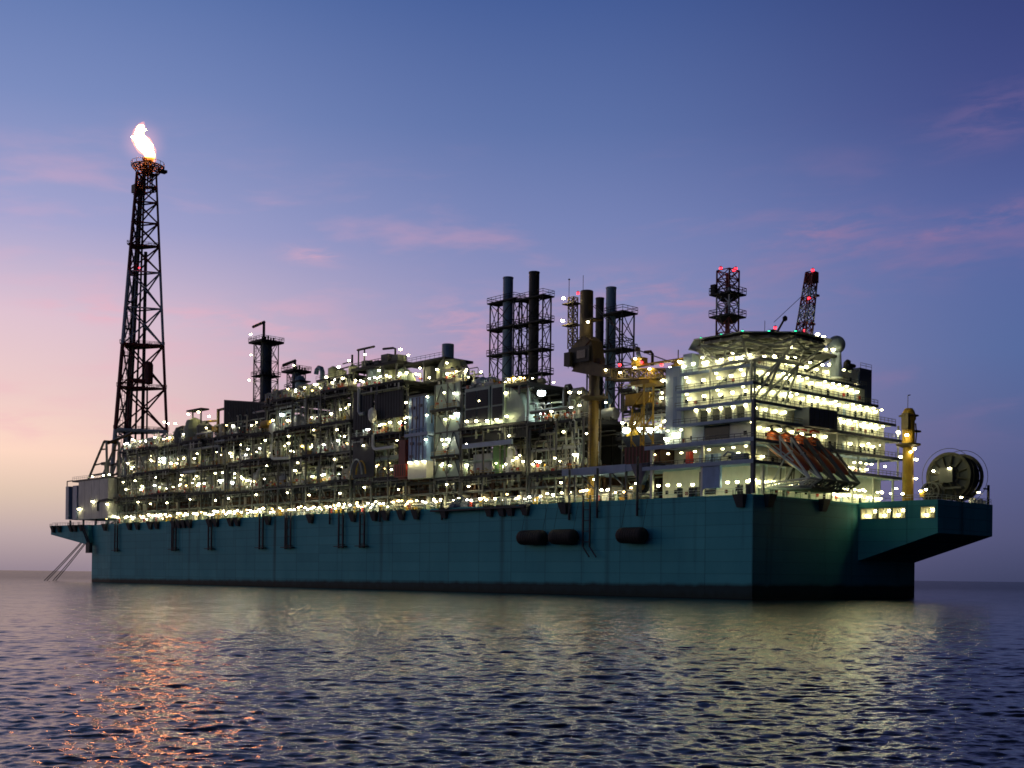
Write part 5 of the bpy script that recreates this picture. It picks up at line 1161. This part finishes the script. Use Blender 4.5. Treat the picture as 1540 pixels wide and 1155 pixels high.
for k, (t, s, z) in enumerate(((1.0, 13, 46.7), (1.2, 9.8, 46.6), (1.4, 8.6, 46.9), (1.8, 4.4, 47), (4.4, 1.0, 46.9), (1.2, 2, 46.9), (7, .4, 47.2), (10, -.4, 47.4), (13, -.2, 47.8), (3, 8, 47.2), (2.5, 6, 46.8), (21.5, -1.6, 50.2), (24.4, -1.4, 50.6), (20.6, -1.4, 47), (9, -2, 49))): g.inst('floodlight', LM if k % 3 else LM_BIG, t, s, z)
for k in range(8):
    x, y = oct_[k]; g.inst('edge_light', LM_GRN, x, y, HC[2]+.2); x2, y2 = oct_[(k+1) % 8]; g.inst('edge_light', LM_GRN, (x+x2)/2, (y+y2)/2, HC[2]+.2)
for t, s in ((12, -5.9), (15, -5.3), (17.4, -3.8)): g.inst('floodlight', LM_BIG, t, s, HC[2]+.7)
# ------------------------------------------------------------------ lattice mast, boom, radome
g = Thing('lattice_mast', 'red and white lattice mast with two platforms behind the helideck', 'mast', (12, 15.8, 48.6))
b = MB(); h = 1.6; q = [(12-h, 15.8-h), (12+h, 15.8-h), (12+h, 15.8+h), (12-h, 15.8+h)]
for z0, z1, m, n in ((48.6, 57.4, 'red_dark', 3), (57.4, 63.4, 'flare_white', 2), (63.4, 67.4, 'red_dark', 2)): b.lattice([(x, y, z0) for x, y in q], [(x, y, z1) for x, y in q], n, .19, m, .11)
b.tube((12, 15.8, 48.6), (12, 15.8, 66.6), .45, 'red_dark', 8)
g.part('lattice', b)
for z in (57.6, 62.2):
    b = MB(); e = 2.7; b.box(12-e, 12+e, 15.8-e, 15.8+e, z, z+.3, 'dark_steel'); b.lathe((12, 15.8, z-1), [(1.6, 0), (2.6, 1)], 'dark_steel', 8)
    c4 = [(12-e, 15.8-e, z+.3), (12+e, 15.8-e, z+.3), (12+e, 15.8+e, z+.3), (12-e, 15.8+e, z+.3)]
    for i in range(4): b.rail(c4[i], c4[(i+1) % 4], 1.2, 'dark_steel', 1.3, .05)
    if z > 60: b.box(12-e, 12-e+.8, 17, 18.2, z+.3, z+2.2, 'dark_steel')
    g.part('platform', b)
for dx, dy in ((-1.4, .8), (1.0, -1.2), (1.4, -.4)): g.inst('warning_light', LM_RED, 12+dx, 15.8+dy, 67.8)
g = Thing('lattice_boom', 'raised dark red and white lattice crane boom with red lamps right of the helideck', 'crane', (24, 6, 49))
b = MB(); A = Vector((24, 6.0, 50)); B_ = Vector((25.2, 4.4, 67.4)); r0, r1 = 1.35, .85
ca = [(A.x+dx*r0, A.y+dy*r0, A.z) for dx, dy in ((-1, -1), (1, -1), (1, 1), (-1, 1))]; cb = [(B_.x+dx*r1, B_.y+dy*r1, B_.z) for dx, dy in ((-1, -1), (1, -1), (1, 1), (-1, 1))]
b.lattice(ca, cb, 10, .2, 'red_dark', .12, mats=['red_dark', 'red_dark', 'flare_white', 'red_dark', 'flare_white', 'flare_white', 'red_dark', 'flare_white', 'red_dark', 'red_dark']); b.box(24.4, 26.2, 3.4, 5.6, 65.2, 67.2, 'red_dark'); b.box(26, 27.2, 3.8, 4.6, 62.6, 63, 'red_dark'); b.box(25.4, 26.4, 4.2, 5, 56.6, 57, 'red_dark')
g.part('boom', b)
b = MB(); b.box(22.6, 25.6, 4, 8, 48.9, 50.2, 'dark_steel'); b.tube((24, 6, 46), (24, 6, 49), 1, 'yellow', 12); b.tube((23.6, 5.4, 62.6), (17.2, 8, 56.4), .06, 'rope', 5); g.part('slew_base', b)
for k, fz in enumerate((.99, .66, .28)): p = A.lerp(B_, fz); g.inst('warning_light', LM_RED, p.x-1.0, p.y-.9, p.z+.3)
g = Thing('winch_house', 'small dark winch house with a slanting jib arm on the rear of the helideck', 'winch', (18.5, 9, 50.6))
b = MB(); b.box(16.8, 19.6, 8, 10, 50.4, 54.0, 'dark_steel'); b.box(17.2, 18.2, 8, 9, 54, 55, 'dark_steel'); b.box(15.2, 15.8, 9, 9.6, 50.4, 52.6, 'dark_steel'); b.box(20.4, 21, 8, 8.6, 50.4, 53, 'dark_steel'); b.tube((15.5, 9, 52.6), (15.5, 9, 56.6), .06, 'dark_steel', 5); g.part('house', b)
b = MB(); b.tube((18.6, 8.6, 54), (20.4, 7.6, 57.6), .22, 'dark_steel', 7); b.lathe((20.5, 7.6, 57.6), [(.1, -.6), (.5, -.3), (.5, .3), (.1, .6)], 'dark_steel', 9); g.part('jib_arm', b)
g.inst('warning_light', LM_RED, 17.7, 8, 55.4)
g = Thing('radome', 'round grey radar dome on a pale pedestal right of the helideck', 'radar dome', (27.3, -.6, 45.3))
b = MB(); rz = 1.85; cz = 52.0
b.lathe((26.9, -.5, cz), [(.05, -rz)]+[(rz*math.sin(math.pi*i/14), -rz*math.cos(math.pi*i/14)) for i in range(1, 14)]+[(.05, rz)], 'dome', 22); g.part('dome', b, smooth=True)
b = MB(); b.lathe((26.9, -.5, 45.3), [(1.3, 0), (1.1, 3), (1.0, 5), (.9, 5.2)], 'blue_white', 12); g.part('pedestal', b)
# ------------------------------------------------------------------ lifeboats and launching ramps
def lifeboat(t, label):
    g = Thing('free_fall_lifeboat', label, 'lifeboat', (t, -1, 27), 'free-fall lifeboats on their ramps')
    d = Vector((0, -math.cos(math.radians(36)), -math.sin(math.radians(36)))); n_ = Vector((0, -math.sin(math.radians(36)), math.cos(math.radians(36)))); x_ = Vector((1, 0, 0)); c = Vector((t, -.6, 28.6))
    def capsule(prof, m, up=0):
        b = MB(); vs = []; k = 16
        for (u_, w_, h_, o_) in prof:
            for i in range(k):
                a = 2*math.pi*i/k; cx, sy = math.cos(a), math.sin(a)
                vs.append(c+d*u_+x_*(w_*math.copysign(abs(cx)**.75, cx))+n_*(o_+up+h_*math.copysign(abs(sy)**.8, sy)))
        fs = []
        for j in range(len(prof)-1):
            for i in range(k): fs.append((j*k+i, j*k+(i+1) % k, (j+1)*k+(i+1) % k, (j+1)*k+i))
        fs += [tuple(range(k-1, -1, -1)), tuple(range((len(prof)-1)*k, len(prof)*k))]
        b.add(vs, fs, m); return b
    g.part('hull', capsule([(-6.2, .9, .7, .4), (-5.6, 1.35, 1.25, .2), (-3, 1.6, 1.45, 0), (0, 1.62, 1.45, 0), (3, 1.5, 1.35, 0), (4.8, 1.1, 1.0, .05), (6, .55, .5, .15), (6.5, .12, .12, .2)], 'orange'), smooth=True)
    g.part('wheelhouse', capsule([(-5.4, .5, .3, 1.3), (-5, .85, .7, 1.4), (-3.6, .9, .75, 1.45), (-2.9, .6, .4, 1.3)], 'orange'), smooth=True)
    b = MB()
    for sx in (-1, 1): b.beam(c+d*(-5)+x_*(1.62*sx)+n_*.1, c+d*3.4+x_*(1.56*sx)+n_*.1, .2, 'white_paint')
    g.part('fender_strip', b)
    return d, n_, c
def ramp_(t, label, m):
    g = Thing('lifeboat_ramp', label, 'launching ramp', (t, 0, 26.5), 'launching ramps of the lifeboats')
    b = MB(); top, bot = (5.2, 32.2), (-7.4, 23.2)
    for x in (t-1.9, t+1.9):
        b.beam((x, *top), (x, *bot), .42, m); b.beam((x, -.4, 31.6), (x, *bot), .34, m); b.beam((x, -.4, 31.8), (x, -.8, 28), .3, m); b.beam((x, -3.4, 28.6), (x, -1.4, 27.6), .26, m)
        b.beam((x, 2, 29.9), (x, 2.6, 22.3), .26, m); b.beam((x, 4.5, 22.4), (x, -7.4, 23.2), .3, m); b.beam((x, -5.2, 22.2), (x, -7.4, 23.2), .3, m); b.beam((x, 4.5, 21.8), (x, -5.2, 21.7), .34, m); b.beam((x, -1.6, 27.2), (x, 1.6, 22), .26, m)
        for k in range(5): b.beam((x, 3-k*2, 22.3+.1*k), (x, 2-k*2, 21.8), .18, m)
    for s, z in ((5.2, 32.2), (-7.4, 23.2), (-5.2, 21.7), (-1, 27.8)): b.beam((t-1.9, s, z), (t+1.9, s, z), .3, m)
    for k in range(4): b.beam((t-1.9+k, -7.4, 23.2), (t-1.9+k, -5.2, 21.7), .2, m)
    g.part('ramp_frame', b)
    b = MB(); b.beam((t-1.6, 4.4, 33.6), (t-1.6, 1.4, 33.2), .4, 'clad_dark'); b.box(t-1.7, t+1.7, 4.2, 6, 31.6, 33.8, 'clad_dark'); b.path([(t, 4, 33.5), (t, 2.4, 34.4), (t, .8, 33.8)], .25, 'red' if t > 15 else 'clad_dark', 6)
    g.part('release_gear', b)
nm = ['leftmost orange lifeboat, brightly lit behind the first pale ramp', 'second orange lifeboat from the left on the stern ramps', 'third lifeboat from the left, in dark shade on the stern ramps', 'rightmost dark red lifeboat on the stern ramps']
rn = ['leftmost pale grey launching ramp, lit and nearest the hull corner', 'second launching ramp from the left under the lifeboats', 'third launching ramp from the left under the lifeboats', 'rightmost dark launching ramp under the lifeboats']
for i, t in enumerate((9.6, 14.1, 18.6, 23.1)): lifeboat(t, nm[i]); ramp_(t, rn[i], 'white_paint' if i == 0 else 'frame_grey')
# ------------------------------------------------------------------ stern crane post, reels
g = Thing('crane_post', 'slim yellow crane post at the stern end of the living quarters', 'crane', (51.4, -3, ZD))
b = MB(); b.lathe((51.4, -3, ZD), [(1.35, 0), (1.2, 1), (1.15, 12.6), (1.35, 13), (1.3, 18.2), (1.55, 18.6), (1.55, 19.3), (1.2, 20.4), (.8, 21)], 'yellow', 16); g.part('post', b)
b = MB(); b.lathe((51.4, -3, 33), [(1.2, -.3), (2.6, .2), (2.6, .5), (1.2, .55)], 'crane_dark', 14); b.box(52.6, 54.6, -4.2, -2.4, 36.2, 36.6, 'crane_dark'); b.path([(54, -3.2, 33.4), (54.4, -3.2, 36), (54, -3.2, 38.2), (53.6, -3.2, 38)], .15, 'crane_dark', 6); b.box(49.4, 50.6, -4, -2.4, 36.5, 40, 'crane_dark'); b.lathe((51.4, -3, 39.4), [(1.4, 0), (2.1, .1), (2.1, .3), (1.4, .35)], 'crane_dark', 12); b.tube((51, -3, 41), (51, -3, 44), .07, 'crane_dark', 5); b.beam((51, -3, 44), (52, -3, 44.2), .15, 'crane_dark')
g.part('crane_fittings', b)
for t, s, z, me in ((50, -4.4, 31.6, LM), (51.6, -4.4, 32.4, LM), (52.6, -4.2, 30.2, LM_BIG), (52.2, -4.4, 26, LM), (49, -4, 35.2, LM_BIG)): g.inst('floodlight', me, t, s, z)
def reel(name, label, t0, t1, s, zc, r, spokes, m, hoop=0):
    g = Thing(name, label, 'hose reel', ((t0+t1)/2, s, ZD))
    b = MB(); b.lathe((0, s, zc), [(r*.62, t0+.2), (r*.62, t1-.2)], 'dark_steel', 24, 't')
    for k in range(int((t1-t0)/.7)): b.lathe((t0+.5+k*.7, s, zc), [(r*.6, -.3), (r*.88, -.2), (r*.9, 0), (r*.88, .2), (r*.6, .3)], 'rubber', 24, 't')
    g.part('wound_hose', b)
    for t in (t0, t1):
        b = MB(); pr = [(r, s+0)]; n = 32
        # annular rim and spokes
        for (ra_, rb_) in ((r*.86, r), (r*.40, r*.47), (.02, r*.14)):
            vs = []; 
            for i in range(n):
                a = 2*math.pi*i/n
                for rr_, tt in ((ra_, t-.15), (rb_, t-.15), (rb_, t+.15), (ra_, t+.15)): vs.append((tt, s+rr_*math.cos(a), zc+rr_*math.sin(a)))
            fs = []
            for i in range(n):
                j = (i+1) % n
                for q in range(4): fs.append((i*4+q, i*4+(q+1) % 4, j*4+(q+1) % 4, j*4+q))
            b.add(vs, fs, m)
        for k in range(spokes):
            a = 2*math.pi*k/spokes+.2; b.beam((t, s, zc), (t, s+r*.9*math.cos(a), zc+r*.9*math.sin(a)), .34*r/5, m)
        g.part('flange', b)
    if hoop:
        b = MB(); n = 40; pts = [(t0-.3, s+hoop*math.cos(2*math.pi*i/n), zc+hoop*math.sin(2*math.pi*i/n)) for i in range(n+1)]; b.path(pts, .06, m, 5)
        pts = [(t1+.3, p[1], p[2]) for p in pts]; b.path(pts, .06, m, 5)
        g.part('guard_hoop', b)
    b = MB()
    for t in (t0-.6, t1+.6):
        b.beam((t, s-r*.6, ZD), (t, s, zc), .4*r/4, m); b.beam((t, s+r*.6, ZD), (t, s, zc), .4*r/4, m); b.box(t-.3, t+.3, s-r*.75, s+r*.75, ZD, ZD+.5, m)
    g.part('stand', b)
    return g
g = reel('hose_reel', 'giant dark hose reel with spoked flanges on the stern sponson', 53.2, 58.6, -11.4, 26.2, 5.1, 12, 'olive_dark', 5.9)
b = MB(); b.lathe((0, -11.4, 26.2), [(.3, 53.35), (4.6, 53.36), (4.6, 53.5), (.3, 53.51)], 'clad_dark', 24, 't'); g.part('flange_plate', b)
b = MB(); b.box(52.2, 52.9, -12.8, -9.8, 24.8, 28.0, 'frame_grey'); b.box(51.6, 53, -15, -8, 23.4, 23.8, 'frame_grey'); g.part('drive_cabinet', b)
g.inst('floodlight', LM, 52.0, -8.6, 27.4); g.inst('floodlight', LM, 52.0, -12.2, 27.8)
g = reel('small_hose_reel', 'small hose reel with a yellow hub in front of the giant reel', 47.4, 49.4, -10.4, 22.6, 2.1, 8, 'frame_grey')
b = MB(); b.box(46.6, 47.2, -9.6, -8.4, 21.6, 22.8, 'yellow'); g.part('hub_guard', b)
g.inst('floodlight', LM, 46.4, -8.8, 22.8)
b = MB()
for k in range(5): b.box(52+k*1.5, 52.5+k*1.5, -17.2, -16.6, ZD, ZD+.9+.3*(k % 2), 'white_paint')
b.box(59.2, 59.6, -17.4, -17, ZD, ZD+4.2, 'dark_steel'); b.box(57.5, 59.4, -17.2, -17, ZD+3.2, ZD+3.5, 'dark_steel')
single('mooring_bitts', 'row of pale mooring bitts with a dark post on the stern sponson edge', 'bollard', (55, -17, ZD), b)
